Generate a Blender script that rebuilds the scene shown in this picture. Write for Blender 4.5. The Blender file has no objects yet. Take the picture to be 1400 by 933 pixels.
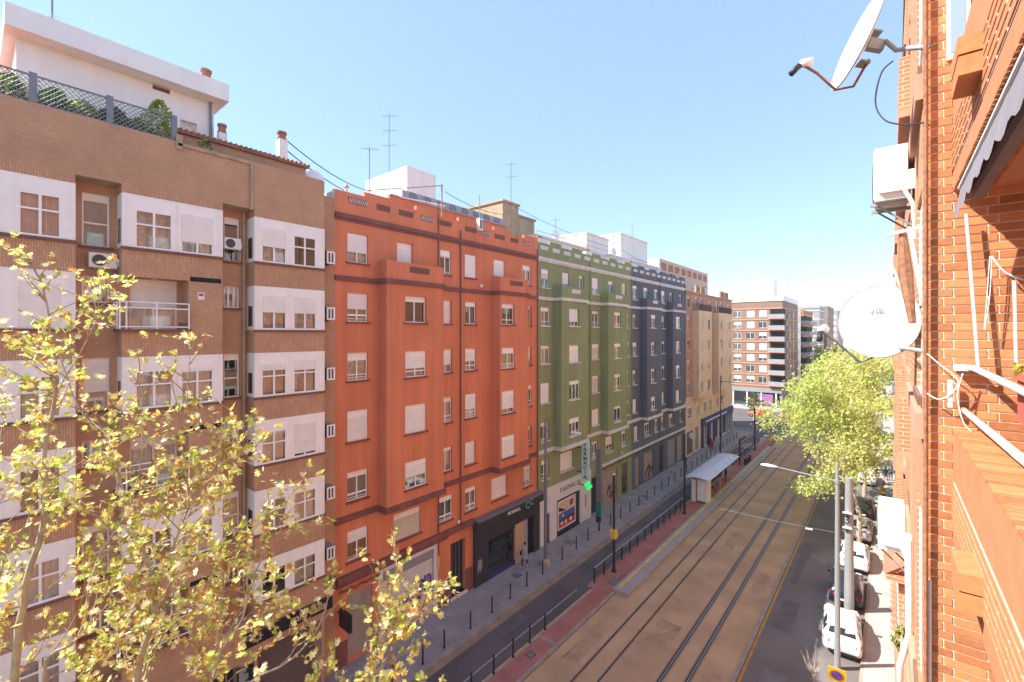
import bpy, math, random
from mathutils import Vector, Matrix, noise
random.seed(7)
R = math.radians
sc = bpy.context.scene
COL = sc.collection
# ------------------------------------------------------------------ materials
MATS = {}
def new_mat(name):
    m = bpy.data.materials.new(name); m.use_nodes = True
    nt = m.node_tree; nt.nodes.clear()
    out = nt.nodes.new('ShaderNodeOutputMaterial')
    MATS[name] = m
    return m, nt, out
def N(nt, t, **kw):
    n = nt.nodes.new(t)
    for k, v in kw.items():
        if k in n.inputs.keys() if isinstance(k, str) else False: n.inputs[k].default_value = v
        else: setattr(n, k, v)
    return n
def rgba(c): return (c[0], c[1], c[2], 1)
def mat(name, col, rough=.8, var=.12, scale=1.5, bump=0.0, bscale=30, metal=0, streak=0.0, spec=.3, fine=0.0, slats=None):
    """procedural paint / stone / metal: large noise tint, vertical weather streaks, fine grain"""
    m, nt, out = new_mat(name)
    L = nt.links.new
    b = N(nt, 'ShaderNodeBsdfPrincipled'); L(b.outputs[0], out.inputs[0])
    b.inputs['Roughness'].default_value = rough; b.inputs['Metallic'].default_value = metal
    b.inputs['Specular IOR Level'].default_value = spec
    geo = N(nt, 'ShaderNodeNewGeometry')
    cur = None
    def mult(fac_socket, lo, hi, cur):
        mr = N(nt, 'ShaderNodeMapRange'); L(fac_socket, mr.inputs[0])
        mr.inputs[1].default_value = .3; mr.inputs[2].default_value = .7
        mr.inputs[3].default_value = lo; mr.inputs[4].default_value = hi
        mx = N(nt, 'ShaderNodeMix', data_type='RGBA', blend_type='MULTIPLY'); mx.inputs[0].default_value = 1
        if cur is None: mx.inputs[6].default_value = rgba(col)
        else: L(cur, mx.inputs[6])
        L(mr.outputs[0], mx.inputs[7])
        return mx.outputs[2]
    n1 = N(nt, 'ShaderNodeTexNoise'); n1.inputs['Scale'].default_value = scale; n1.inputs['Detail'].default_value = 5
    L(geo.outputs['Position'], n1.inputs['Vector'])
    cur = mult(n1.outputs['Fac'], 1-var, 1+var*.6, cur)
    if streak:
        mp = N(nt, 'ShaderNodeMapping'); mp.inputs['Scale'].default_value = (1.1, 1.1, .06)
        L(geo.outputs['Position'], mp.inputs[0])
        n2 = N(nt, 'ShaderNodeTexNoise'); n2.inputs['Scale'].default_value = 1.6; n2.inputs['Detail'].default_value = 6
        L(mp.outputs[0], n2.inputs['Vector']); cur = mult(n2.outputs['Fac'], 1-streak, 1, cur)
    if fine:
        n4 = N(nt, 'ShaderNodeTexNoise'); n4.inputs['Scale'].default_value = 60; n4.inputs['Detail'].default_value = 2
        L(geo.outputs['Position'], n4.inputs['Vector']); cur = mult(n4.outputs['Fac'], 1-fine, 1+fine*.5, cur)
    L(cur, b.inputs['Base Color'])
    if bump:
        n3 = N(nt, 'ShaderNodeTexNoise'); n3.inputs['Scale'].default_value = bscale; n3.inputs['Detail'].default_value = 3
        L(geo.outputs['Position'], n3.inputs['Vector'])
        bp = N(nt, 'ShaderNodeBump'); bp.inputs['Strength'].default_value = bump; bp.inputs['Distance'].default_value = .02
        L(n3.outputs['Fac'], bp.inputs['Height']); L(bp.outputs[0], b.inputs['Normal'])
    if slats:
        sp = N(nt, 'ShaderNodeSeparateXYZ'); L(geo.outputs['Position'], sp.inputs[0])
        mm = N(nt, 'ShaderNodeMath', operation='MULTIPLY'); mm.inputs[1].default_value = 1/slats; L(sp.outputs[2], mm.inputs[0])
        fr = N(nt, 'ShaderNodeMath', operation='FRACT'); L(mm.outputs[0], fr.inputs[0])
        bp = N(nt, 'ShaderNodeBump'); bp.inputs['Strength'].default_value = .7; bp.inputs['Distance'].default_value = .01
        L(fr.outputs[0], bp.inputs['Height']); L(bp.outputs[0], b.inputs['Normal'])
    return m
def brick(name, c1, c2, mortar, bw=.25, bh=.065, ms=.008, bump=.4, streak=.15, ground=False, rot=False):
    m, nt, out = new_mat(name); L = nt.links.new
    b = N(nt, 'ShaderNodeBsdfPrincipled'); L(b.outputs[0], out.inputs[0]); b.inputs['Roughness'].default_value = .85
    b.inputs['Specular IOR Level'].default_value = .2
    geo = N(nt, 'ShaderNodeNewGeometry'); sp = N(nt, 'ShaderNodeSeparateXYZ'); L(geo.outputs['Position'], sp.inputs[0])
    cb = N(nt, 'ShaderNodeCombineXYZ')
    if ground: L(sp.outputs[0], cb.inputs[0]); L(sp.outputs[1], cb.inputs[1])
    else:
        ad = N(nt, 'ShaderNodeMath', operation='ADD'); L(sp.outputs[0], ad.inputs[0]); L(sp.outputs[1], ad.inputs[1])
        if rot: L(sp.outputs[2], cb.inputs[0]); L(ad.outputs[0], cb.inputs[1])
        else: L(ad.outputs[0], cb.inputs[0]); L(sp.outputs[2], cb.inputs[1])
    t = N(nt, 'ShaderNodeTexBrick'); L(cb.outputs[0], t.inputs['Vector'])
    t.inputs['Color1'].default_value = rgba(c1); t.inputs['Color2'].default_value = rgba(c2); t.inputs['Mortar'].default_value = rgba(mortar)
    t.inputs['Scale'].default_value = 1; t.inputs['Brick Width'].default_value = bw; t.inputs['Row Height'].default_value = bh; t.inputs['Mortar Size'].default_value = ms
    t.inputs['Mortar Smooth'].default_value = .2
    n1 = N(nt, 'ShaderNodeTexNoise'); n1.inputs['Scale'].default_value = .8; n1.inputs['Detail'].default_value = 6; L(geo.outputs['Position'], n1.inputs['Vector'])
    mr = N(nt, 'ShaderNodeMapRange'); L(n1.outputs['Fac'], mr.inputs[0]); mr.inputs[1].default_value = .3; mr.inputs[2].default_value = .7; mr.inputs[3].default_value = 1-streak*1.4; mr.inputs[4].default_value = 1.06
    mx = N(nt, 'ShaderNodeMix', data_type='RGBA', blend_type='MULTIPLY'); mx.inputs[0].default_value = 1
    L(t.outputs['Color'], mx.inputs[6]); L(mr.outputs[0], mx.inputs[7]); L(mx.outputs[2], b.inputs['Base Color'])
    bp = N(nt, 'ShaderNodeBump'); bp.inputs['Strength'].default_value = bump; bp.inputs['Distance'].default_value = .01; bp.invert = True
    L(t.outputs['Fac'], bp.inputs['Height']); L(bp.outputs[0], b.inputs['Normal'])
    return m
def glass_mat(name, tint=(.92, .94, .95), fac=.82):
    m, nt, out = new_mat(name); L = nt.links.new
    tr = N(nt, 'ShaderNodeBsdfTransparent'); tr.inputs[0].default_value = rgba(tint)
    gl = N(nt, 'ShaderNodeBsdfGlossy'); gl.inputs['Roughness'].default_value = .03; gl.inputs[0].default_value = (.9, .93, .95, 1)
    fr = N(nt, 'ShaderNodeFresnel'); fr.inputs[0].default_value = 1.6
    ad = N(nt, 'ShaderNodeMath', operation='ADD'); ad.inputs[1].default_value = 1-fac; L(fr.outputs[0], ad.inputs[0]); ad.use_clamp = True
    mx = N(nt, 'ShaderNodeMixShader'); L(ad.outputs[0], mx.inputs[0]); L(tr.outputs[0], mx.inputs[1]); L(gl.outputs[0], mx.inputs[2]); L(mx.outputs[0], out.inputs[0])
    return m
def leaf_mat(name, col, tr=.45):
    m, nt, out = new_mat(name); L = nt.links.new
    geo = N(nt, 'ShaderNodeNewGeometry')
    n1 = N(nt, 'ShaderNodeTexNoise'); n1.inputs['Scale'].default_value = 1.7; n1.inputs['Detail'].default_value = 3; L(geo.outputs['Position'], n1.inputs['Vector'])
    rnd = geo.outputs['Random Per Island']
    a = N(nt, 'ShaderNodeMath', operation='ADD'); L(n1.outputs['Fac'], a.inputs[0]); L(rnd, a.inputs[1])
    mr = N(nt, 'ShaderNodeMapRange'); L(a.outputs[0], mr.inputs[0]); mr.inputs[1].default_value = .4; mr.inputs[2].default_value = 1.5; mr.inputs[3].default_value = .6; mr.inputs[4].default_value = 1.35
    mx = N(nt, 'ShaderNodeMix', data_type='RGBA', blend_type='MULTIPLY'); mx.inputs[0].default_value = 1; mx.inputs[6].default_value = rgba(col); L(mr.outputs[0], mx.inputs[7])
    d = N(nt, 'ShaderNodeBsdfDiffuse'); L(mx.outputs[2], d.inputs[0])
    t = N(nt, 'ShaderNodeBsdfTranslucent'); L(mx.outputs[2], t.inputs[0])
    s = N(nt, 'ShaderNodeMixShader'); s.inputs[0].default_value = tr; L(d.outputs[0], s.inputs[1]); L(t.outputs[0], s.inputs[2]); L(s.outputs[0], out.inputs[0])
    return m
def emit_mat(name, col, s):
    m, nt, out = new_mat(name)
    e = N(nt, 'ShaderNodeEmission'); e.inputs[0].default_value = rgba(col); e.inputs[1].default_value = s
    nt.links.new(e.outputs[0], out.inputs[0]); return m
def rand_mat(name, col, var=.25):
    """each mesh island (one brick) gets its own tint"""
    m, nt, out = new_mat(name); L = nt.links.new
    b = N(nt, 'ShaderNodeBsdfPrincipled'); L(b.outputs[0], out.inputs[0]); b.inputs['Roughness'].default_value = .75; b.inputs['Specular IOR Level'].default_value = .25
    geo = N(nt, 'ShaderNodeNewGeometry')
    n1 = N(nt, 'ShaderNodeTexNoise'); n1.inputs['Scale'].default_value = 25; n1.inputs['Detail'].default_value = 5; L(geo.outputs['Position'], n1.inputs['Vector'])
    a = N(nt, 'ShaderNodeMath', operation='ADD'); L(n1.outputs['Fac'], a.inputs[0]); L(geo.outputs['Random Per Island'], a.inputs[1])
    mr = N(nt, 'ShaderNodeMapRange'); L(a.outputs[0], mr.inputs[0]); mr.inputs[1].default_value = .4; mr.inputs[2].default_value = 1.6; mr.inputs[3].default_value = 1-var; mr.inputs[4].default_value = 1+var*.8
    mx = N(nt, 'ShaderNodeMix', data_type='RGBA', blend_type='MULTIPLY'); mx.inputs[0].default_value = 1; mx.inputs[6].default_value = rgba(col); L(mr.outputs[0], mx.inputs[7])
    L(mx.outputs[2], b.inputs['Base Color'])
    bp = N(nt, 'ShaderNodeBump'); bp.inputs['Strength'].default_value = .25; bp.inputs['Distance'].default_value = .005; L(n1.outputs['Fac'], bp.inputs['Height']); L(bp.outputs[0], b.inputs['Normal'])
    return m
BR = (.36, .175, .095)
brick('brown_brick', (.60, .35, .20), (.53, .30, .17), (.40, .25, .16), .125, .06, .008, .3, .1)
brick('brown_soldier', (.62, .36, .205), (.52, .29, .16), (.38, .23, .15), .24, .065, .009, .35, .1, rot=True)
mat('brown_sill', (.20, .10, .07), .8)
mat('red_paint', (.73, .24, .115), .85, .08, .5, .15, 40, streak=.2)
mat('red_band', (.25, .10, .08), .8, .15, streak=.2)
mat('green_paint', (.29, .335, .155), .85, .08, .5, .15, 40, streak=.2)
mat('blue_paint', (.135, .155, .19), .85, .08, .5, .15, 40, streak=.2)
mat('white_band', (.72, .68, .63), .8, .08, streak=.12)
mat('cream_paint', (.84, .63, .40), .85, .1, .6, .1, streak=.16)
brick('salmon_brick', (.58, .30, .19), (.52, .26, .16), (.48, .34, .25), .25, .07, .008, .3, .1)
mat('white_pvc', (.92, .88, .82), .45, .04, 3, spec=.4)
mat('white_shutter', (.88, .845, .79), .5, .06, 3, slats=.045)
mat('cream_shutter', (.68, .62, .52), .5, .08, 3, slats=.045)
mat('brown_wood', (.22, .09, .04), .6, .2)
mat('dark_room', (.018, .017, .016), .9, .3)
mat('curtain_white', (.82, .78, .72), .9, .1, 3); mat('curtain_beige', (.74, .64, .56), .9, .3, 6); mat('curtain_pink', (.72, .54, .49), .9, .15, 3)
mat('curtain_grey', (.32, .33, .34), .9, .15, 3); mat('curtain_blue', (.25, .36, .45), .9, .1, 3); mat('curtain_red', (.5, .05, .08), .9, .1, 3)
glass_mat('window_glass', fac=.93); glass_mat('dark_glass', (.3, .33, .35), .9)
mat('white_render', (.86, .83, .79), .8, .06, .6, .1, streak=.08)
mat('roof_tile', (.38, .17, .10), .85, .25, 3)
mat('roof_terracotta', (.36, .12, .06), .85, .2, 2)
mat('concrete', (.38, .36, .33), .9, .15, 2, .2)
mat('grey_stucco', (.30, .29, .28), .9, .15, 2, .2)
mat('attic_wall', (.62, .47, .36), .9, .15, 2, .2)
mat('tan_stone', (.48, .37, .24), .9, .2, 2, .2, streak=.25)
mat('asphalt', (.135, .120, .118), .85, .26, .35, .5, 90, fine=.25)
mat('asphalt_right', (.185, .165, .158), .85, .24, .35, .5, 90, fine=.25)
mat('track_bed', (.50, .345, .20), .9, .2, .45, .4, 60, fine=.15)
mat('track_strip', (.33, .235, .16), .9, .15, .8, .3, 60, fine=.15)
mat('rail_steel', (.055, .05, .05), .4, .15, 4, metal=.6)
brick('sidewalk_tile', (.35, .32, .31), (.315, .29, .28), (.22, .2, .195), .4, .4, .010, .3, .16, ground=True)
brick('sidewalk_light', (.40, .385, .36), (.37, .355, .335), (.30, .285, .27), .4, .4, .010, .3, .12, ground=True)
brick('platform_red', (.46, .19, .155), (.42, .165, .135), (.34, .18, .15), .2, .1, .008, .3, .16, ground=True)
mat('kerb_stone', (.33, .29, .25), .85, .2, 1.5, .2, fine=.1)
mat('kerb_tan', (.30, .22, .15), .85, .25, 1.5, .2, fine=.1)
mat('platform_edge', (.36, .33, .30), .85, .12, 1.5, .2)
mat('yellow_paint', (.75, .52, .10), .7, .25, 2); mat('road_white', (.33, .32, .33), .7, .3, 3)
mat('orange_paint', (.45, .24, .05), .7, .25, 2)
mat('ground_far', (.16, .155, .15), .9, .2, .2)
mat('dark_metal', (.045, .04, .045), .5, .15, 5, metal=.3)
mat('galvanised', (.33, .35, .35), .5, .08, 6, metal=.35)
mat('lamp_head', (.75, .74, .70), .5, .05)
mat('grey_metal', (.22, .22, .24), .5, .1, 5, metal=.3)
mat('ac_white', (.78, .77, .73), .5, .05, 4); mat('ac_grill', (.10, .10, .11), .6)
mat('dish_white', (.85, .85, .84), .4, .03, 3, spec=.4); mat('dish_rim', (.35, .33, .30), .6)
mat('dish_mark', (.22, .22, .22), .6)
mat('rust', (.30, .14, .08), .8, .35, 20, metal=.2); mat('rusty_white', (.66, .58, .48), .7, .3, 12)
mat('white_paint', (.8, .79, .76), .6, .06)
rand_mat('orange_brick', (.53, .20, .08), .38)
mat('mortar', (.74, .64, .50), .95, .15, 8, .3)
brick('orange_brick_far', (.55, .22, .10), (.47, .18, .08), (.56, .42, .31), .25, .07, .009, .4, .1)
mat('parapet_brick', (.50, .205, .095), .8, .12, 5, .15, 40)
mat('plaster_pink', (.52, .27, .18), .85, .12, 2)
mat('awning_grey', (.22, .20, .22), .8, .1, 4); mat('terracotta_pot', (.40, .11, .07), .7)
mat('bark', (.42, .36, .26), .9, .3, 6, .3); mat('twig', (.40, .27, .17), .9, .2, 6)
leaf_mat('leaf_yellow', (.82, .72, .22), .55); leaf_mat('leaf_green', (.52, .62, .13), .55); leaf_mat('leaf_brown', (.62, .33, .10), .5); leaf_mat('leaf_pale', (.86, .80, .48), .5)
leaf_mat('leaf_far', (.52, .58, .17), .55); leaf_mat('leaf_far_pale', (.74, .76, .40), .5); leaf_mat('leaf_dark', (.12, .16, .04), .3)
leaf_mat('plant_leaf', (.10, .17, .04), .3); leaf_mat('plant_light', (.35, .42, .08), .4)
mat('shop_dark', (.045, .045, .05), .6, .1); mat('shop_white', (.70, .67, .64), .7, .06)
mat('wood_light', (.55, .36, .22), .6, .15, 8); mat('roller_beige', (.42, .34, .29), .7, .12, 2, slats=.08, streak=.2)
mat('roller_white', (.66, .62, .58), .7, .08, 2, slats=.08); mat('roller_grey', (.30, .30, .31), .6, .1, 2, slats=.08)
mat('roller_brown', (.16, .12, .11), .6, .1, 2, slats=.08)
mat('graffiti_purple', (.24, .16, .46), .7); mat('graffiti_black', (.03, .02, .04), .7); mat('graffiti_green', (.2, .5, .38), .7)
mat('sign_black', (.02, .02, .022), .4); mat('gold', (.62, .46, .26), .5); mat('sign_white', (.8, .8, .8), .5)
mat('pharmacy_green', (.02, .22, .15), .5); emit_mat('cross_green', (.01, .5, .08), .45); mat('sign_pale', (.62, .74, .70), .5)
mat('poster_red', (.55, .06, .05), .5, .3, 5); mat('poster_blue', (.10, .12, .42), .5, .3, 6); mat('poster_cream', (.7, .55, .4), .5, .3, 4)
mat('navy', (.045, .05, .16), .6, .1); mat('logo_teal', (.15, .5, .45), .5)
mat('car_white', (.78, .79, .80), .25, .02, 1, spec=.6); mat('car_dark', (.012, .018, .035), .25, .02, 1, spec=.6); mat('car_silver', (.45, .46, .47), .3, .02, 1, metal=.4); mat('car_red', (.45, .03, .03), .3, .02)
mat('car_black', (.02, .02, .022), .3, .02); mat('car_glass', (.02, .025, .03), .08, .02, 1, spec=.8); mat('tyre', (.02, .02, .02), .9); mat('rim', (.4, .4, .42), .4, metal=.6)
mat('tail_red', (.55, .02, .02), .25); mat('head_clear', (.7, .7, .7), .2); mat('plate_white', (.75, .75, .72), .5)
mat('skin', (.50, .29, .20), .6, .04); mat('hair_dark', (.03, .02, .015), .8); mat('cloth_grey', (.38, .37, .38), .9); mat('cloth_black', (.025, .025, .03), .9)
mat('cloth_red', (.42, .03, .05), .9); mat('cloth_blue', (.06, .08, .16), .9); mat('cloth_pink', (.6, .35, .36), .9); mat('cloth_green', (.05, .2, .12), .9); mat('shoe_white', (.7, .7, .7), .8)
mat('shelter_roof', (.66, .68, .74), .5, .06, 2); mat('shelter_panel', (.62, .62, .60), .6, .1)
mat('bin_yellow', (.75, .50, .03), .6); mat('sign_blue', (.03, .08, .35), .5)
mat('purple', (.30, .12, .30), .5)
# ------------------------------------------------------------------ mesh builder
class MB:
    def __init__(s): s.v = []; s.f = []; s.m = []; s.slots = []
    def mi(s, m):
        if m not in s.slots: s.slots.append(m)
        return s.slots.index(m)
    def add(s, vs, fs, m):
        o = len(s.v); s.v += [tuple(p) for p in vs]; k = s.mi(m)
        for f in fs: s.f.append(tuple(i+o for i in f)); s.m.append(k)
    def quad(s, a, b, c, d, m): s.add([a, b, c, d], [(0, 1, 2, 3)], m)
    def box(s, x0, x1, y0, y1, z0, z1, m, skip=''):
        v = [(x0,y0,z0),(x1,y0,z0),(x1,y1,z0),(x0,y1,z0),(x0,y0,z1),(x1,y0,z1),(x1,y1,z1),(x0,y1,z1)]
        F = {'b': (0,3,2,1), 't': (4,5,6,7), 's': (0,1,5,4), 'e': (1,2,6,5), 'n': (2,3,7,6), 'w': (3,0,4,7)}
        s.add(v, [f for k, f in F.items() if k not in skip], m)
    def tube(s, pts, rad, m, n=8, cap=True):
        pts = [Vector(p) for p in pts]
        if not isinstance(rad, (list, tuple)): rad = [rad]*len(pts)
        vs = []; up0 = None
        for i, p in enumerate(pts):
            d = (pts[min(i+1, len(pts)-1)] - pts[max(i-1, 0)])
            if d.length < 1e-9: d = Vector((0,0,1))
            d.normalize()
            if up0 is None: up0 = Vector((1,0,0)) if abs(d.x) < .8 else Vector((0,1,0))
            a = d.cross(up0); 
            if a.length < 1e-4: a = d.cross(Vector((0,1,0)))
            a.normalize(); b = a.cross(d); up0 = b
            for k in range(n):
                t = 2*math.pi*k/n
                vs.append(p + rad[i]*(math.cos(t)*a + math.sin(t)*b))
        fs = []
        for i in range(len(pts)-1):
            for k in range(n): fs.append((i*n+k, i*n+(k+1) % n, (i+1)*n+(k+1) % n, (i+1)*n+k))
        if cap: fs.append(tuple(range(n))[::-1]); fs.append(tuple((len(pts)-1)*n+k for k in range(n)))
        s.add(vs, fs, m)
    def cyl(s, c, r, h, m, n=16, r2=None):
        s.tube([c, (c[0], c[1], c[2]+h)], [r, r if r2 is None else r2], m, n)
    def loft(s, rings, m, closed=True, caps=True):
        n = len(rings[0]); vs = [p for r in rings for p in r]; fs = []
        for i in range(len(rings)-1):
            for k in range(n if closed else n-1): fs.append((i*n+k, i*n+(k+1) % n, (i+1)*n+(k+1) % n, (i+1)*n+k))
        if caps: fs.append(tuple(range(n))[::-1]); fs.append(tuple((len(rings)-1)*n+k for k in range(n)))
        s.add(vs, fs, m)
    def mesh(s, name):
        me = bpy.data.meshes.new(name); me.from_pydata(s.v, [], s.f)
        for k in s.slots: me.materials.append(MATS[k])
        me.polygons.foreach_set('material_index', s.m); me.update()
        return me
    def build(s, name, parent=None, smooth=False, fix=True):
        me = s.mesh(name)
        if fix:
            import bmesh
            b = bmesh.new(); b.from_mesh(me); bmesh.ops.recalc_face_normals(b, faces=b.faces); b.to_mesh(me); b.free()
        if smooth: me.polygons.foreach_set('use_smooth', [True]*len(me.polygons))
        return link(name, me, parent)
def wm(o):
    m = Matrix.LocRotScale(o.location, o.rotation_euler, o.scale)
    return m if o.parent is None else wm(o.parent) @ m
def link(name, me, parent=None, world=True):
    o = bpy.data.objects.new(name, me); COL.objects.link(o)
    if parent is not None:
        o.parent = parent
        if world:
            o.location, q, o.scale = wm(parent).inverted().decompose(); o.rotation_euler = q.to_euler()
    return o
def thing(name, label, cat, loc=(0,0,0), rz=0, group=None):
    o = bpy.data.objects.new(name, None); COL.objects.link(o); o.location = loc; o.rotation_euler = (0,0,rz); o.empty_display_size = .3
    o['label'] = label; o['category'] = cat
    if group: o['group'] = group
    return o
def tag(o, label, cat, group=None):
    o['label'] = label; o['category'] = cat
    if group: o['group'] = group
    return o
def struct(mb, name, smooth=False):
    o = mb.build(name, None, smooth); o['kind'] = 'structure'; return o
def local(mb, name, parent, smooth=False):
    me = mb.mesh(name)
    import bmesh
    b = bmesh.new(); b.from_mesh(me); bmesh.ops.recalc_face_normals(b, faces=b.faces); b.to_mesh(me); b.free()
    if smooth: me.polygons.foreach_set('use_smooth', [True]*len(me.polygons))
    return link(name, me, parent, world=False)
def copy_tree(o, parent=None):
    c = o.copy(); COL.objects.link(c); c.parent = parent
    for ch in list(o.children): copy_tree(ch, c)
    return c
def text_obj(name, s, size, m, mtx, parent=None, ext=.01, bold=0.0, align='CENTER', sx=1.0):
    cu = bpy.data.curves.new(name, 'FONT'); cu.body = s; cu.size = size; cu.extrude = ext; cu.offset = bold; cu.align_x = align; cu.align_y = 'CENTER'
    t = bpy.data.objects.new(name, cu); COL.objects.link(t)
    bpy.context.view_layer.update()
    me = bpy.data.meshes.new_from_object(t.evaluated_get(bpy.context.evaluated_depsgraph_get()))
    bpy.data.objects.remove(t); me.materials.clear(); me.materials.append(MATS[m]); me.name = name
    me.transform(mtx @ Matrix.Diagonal((sx, 1, 1, 1)))
    return link(name, me, parent)
def face_x(x, y, z):   # text standing on a wall that faces +X
    return Matrix.Translation((x, y, z)) @ Matrix(((0,0,1,0),(1,0,0,0),(0,1,0,0),(0,0,0,1)))
def face_my(x, y, z):  # text on a surface that faces -Y
    return Matrix.Translation((x, y, z)) @ Matrix(((1,0,0,0),(0,0,-1,0),(0,1,0,0),(0,0,0,1)))
# walls with real openings. T(a, n, z): a along the wall, n outward
def TX(X, s=1):
    return lambda a, n, z: (X+s*n, a, z)
def TY(Y, s=-1):
    return lambda a, n, z: (a, Y+s*n, z)
def holes_wall(mb, T, a0, a1, z0, z1, holes, m, depth=.45, back='dark_room', reveal=None):
    hs = [h for h in holes if h[0] < a1 and h[1] > a0 and h[2] < z1 and h[3] > z0]
    A = sorted({a0, a1, *[min(max(v, a0), a1) for h in hs for v in h[:2]]}); Z = sorted({z0, z1, *[min(max(v, z0), z1) for h in hs for v in h[2:4]]})
    for i in range(len(A)-1):
        run = None
        for j in range(len(Z)-1):
            ca = (A[i]+A[i+1])/2; cz = (Z[j]+Z[j+1])/2
            inside = any(h[0] < ca < h[1] and h[2] < cz < h[3] for h in hs)
            if not inside: mb.quad(T(A[i], 0, Z[j]), T(A[i+1], 0, Z[j]), T(A[i+1], 0, Z[j+1]), T(A[i], 0, Z[j+1]), m)
    r = reveal or m
    for (p, q, s, t) in [h[:4] for h in hs]:
        mb.quad(T(p,0,s), T(q,0,s), T(q,-depth,s), T(p,-depth,s), r); mb.quad(T(p,0,t), T(q,0,t), T(q,-depth,t), T(p,-depth,t), r)
        mb.quad(T(p,0,s), T(p,0,t), T(p,-depth,t), T(p,-depth,s), r); mb.quad(T(q,0,s), T(q,0,t), T(q,-depth,t), T(q,-depth,s), r)
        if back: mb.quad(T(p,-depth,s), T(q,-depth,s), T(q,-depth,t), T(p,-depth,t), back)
# windows: local x outward, y along the wall, z up; meshes are cached and shared
WC = {}
CUR = ['curtain_white', 'curtain_beige', 'curtain_pink', 'curtain_grey', 'curtain_blue', 'wood_light', None, None, None]
def window(parent, T, a0, a1, z0, z1, cols=2, transom=0.0, box=.22, sh=0.0, curtain='rand', bars=0, sill='brown_sill', back=.14, frame='white_pvc', shm='white_shutter', rot=0.0, name='window', detail=True, sproj=.10):
    w = round(a1-a0, 2); h = round(z1-z0, 2)
    if curtain == 'rand': curtain = random.choice(CUR)
    key = (w, h, cols, transom, box, round(sh, 1), curtain, bars, sill, frame, shm, detail, sproj)
    if key not in WC:
        f = MB(); H = h-box; ft = .055
        f.box(-.03, .03, -w/2, -w/2+ft, 0, H, frame); f.box(-.03, .03, w/2-ft, w/2, 0, H, frame)
        f.box(-.031, .031, -w/2+ft, w/2-ft, 0, ft, frame); f.box(-.031, .031, -w/2+ft, w/2-ft, H-ft, H, frame)
        if box > 0: f.box(-.05, .035, -w/2, w/2, H, h, frame)
        for k in range(1, cols): y = -w/2+w*k/cols; f.box(-.025, .025, y-.035, y+.035, ft, H-ft, frame)
        if transom: zz = H*transom; f.box(-.028, .028, -w/2+ft, w/2-ft, zz-.03, zz+.03, frame)
        for b in range(bars): f.box(.032, .055, -w/2, w/2, .14+.16*b, .175+.16*b, frame)
        g = MB(); g.quad((0, -w/2+ft, ft), (0, w/2-ft, ft), (0, w/2-ft, H-ft), (0, -w/2+ft, H-ft), 'window_glass')
        s = c = l = None
        hs = min(1, sh)*H
        if sh > .02: s = MB(); s.box(.0305, .031+.014, -w/2+.03, w/2-.03, H-hs+.004, H-.002, shm)
        if curtain and sh < .95:
            c = MB(); n = max(6, int(w*12)); pts = [(-.13+-.01+.045*math.sin(i*1.9)+.01*math.sin(i*4.1), -w/2+.02+(w-.04)*i/n) for i in range(n+1)]
            for i in range(n): c.quad((pts[i][0], pts[i][1], .02), (pts[i+1][0], pts[i+1][1], .02), (pts[i+1][0], pts[i+1][1], H), (pts[i][0], pts[i][1], H), curtain)
        if sill: l = MB(); l.box(-.04, back+sproj, -w/2-.09, w/2+.09, -.085, -.002, sill)
        WC[key] = tuple((n, m.mesh(n)) if m else None for n, m in ((name, f), ('glass_pane', g), ('roller_shutter', s), ('curtain', c), ('sill', l)))
    o = None
    for i, e in enumerate(WC[key]):
        if e is None: continue
        if i == 0:
            o = link(name, e[1], parent, world=False)
            p = Vector(T((a0+a1)/2, -back, z0))
            M = wm(parent).inverted() @ (Matrix.Translation(p) @ Matrix.Rotation(rot, 4, 'Z'))
            o.location, q, _ = M.decompose(); o.rotation_euler = q.to_euler()
        else:
            if not detail and e[0] in ('curtain',): continue
            link(e[0], e[1], o, world=False)
    return o
SKY_S, SUN_S, EXPO, SKY_AIR, SKY_DUST, HAZE = .082, 2.25, 2.38, 1.0, .15, .0004
# ------------------------------------------------------------------ ground
W = -21.3; B = -20.5
g = MB(); g.quad((-450,-200,-.03), (450,-200,-.03), (450,900,-.03), (-450,900,-.03), 'ground_far'); struct(g, 'ground')
def strip(name, x0, x1, y0, y1, z, m, base=None):
    s = MB()
    if base is None: s.quad((x0,y0,z), (x1,y0,z), (x1,y1,z), (x0,y1,z), m)
    else: s.box(x0, x1, y0, y1, base, z, m, 'b')
    return struct(s, name)
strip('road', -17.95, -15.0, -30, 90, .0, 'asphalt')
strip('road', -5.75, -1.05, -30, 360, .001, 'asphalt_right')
strip('road', -150, 60, 90, 112, -.006, 'asphalt')
strip('road', -18, -13, 112, 360, .002, 'asphalt')
strip('track_bed', -13.75, -5.98, -30, 360, .006, 'track_bed')
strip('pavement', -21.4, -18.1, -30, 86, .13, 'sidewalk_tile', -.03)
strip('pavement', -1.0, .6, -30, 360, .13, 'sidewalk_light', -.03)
strip('pavement', -60, -18.0, 112, 117.5, .13, 'sidewalk_light', -.03)
strip('kerb', -18.1, -17.95, -30, 86, .122, 'kerb_stone', -.03)
strip('gutter', -17.95, -17.5, -30, 86, .006, 'kerb_tan')
strip('kerb', -1.15, -1.0, -30, 360, .122, 'kerb_stone', -.03)
strip('kerb', -5.98, -5.78, -30, 360, .05, 'kerb_stone', -.03)
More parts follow.
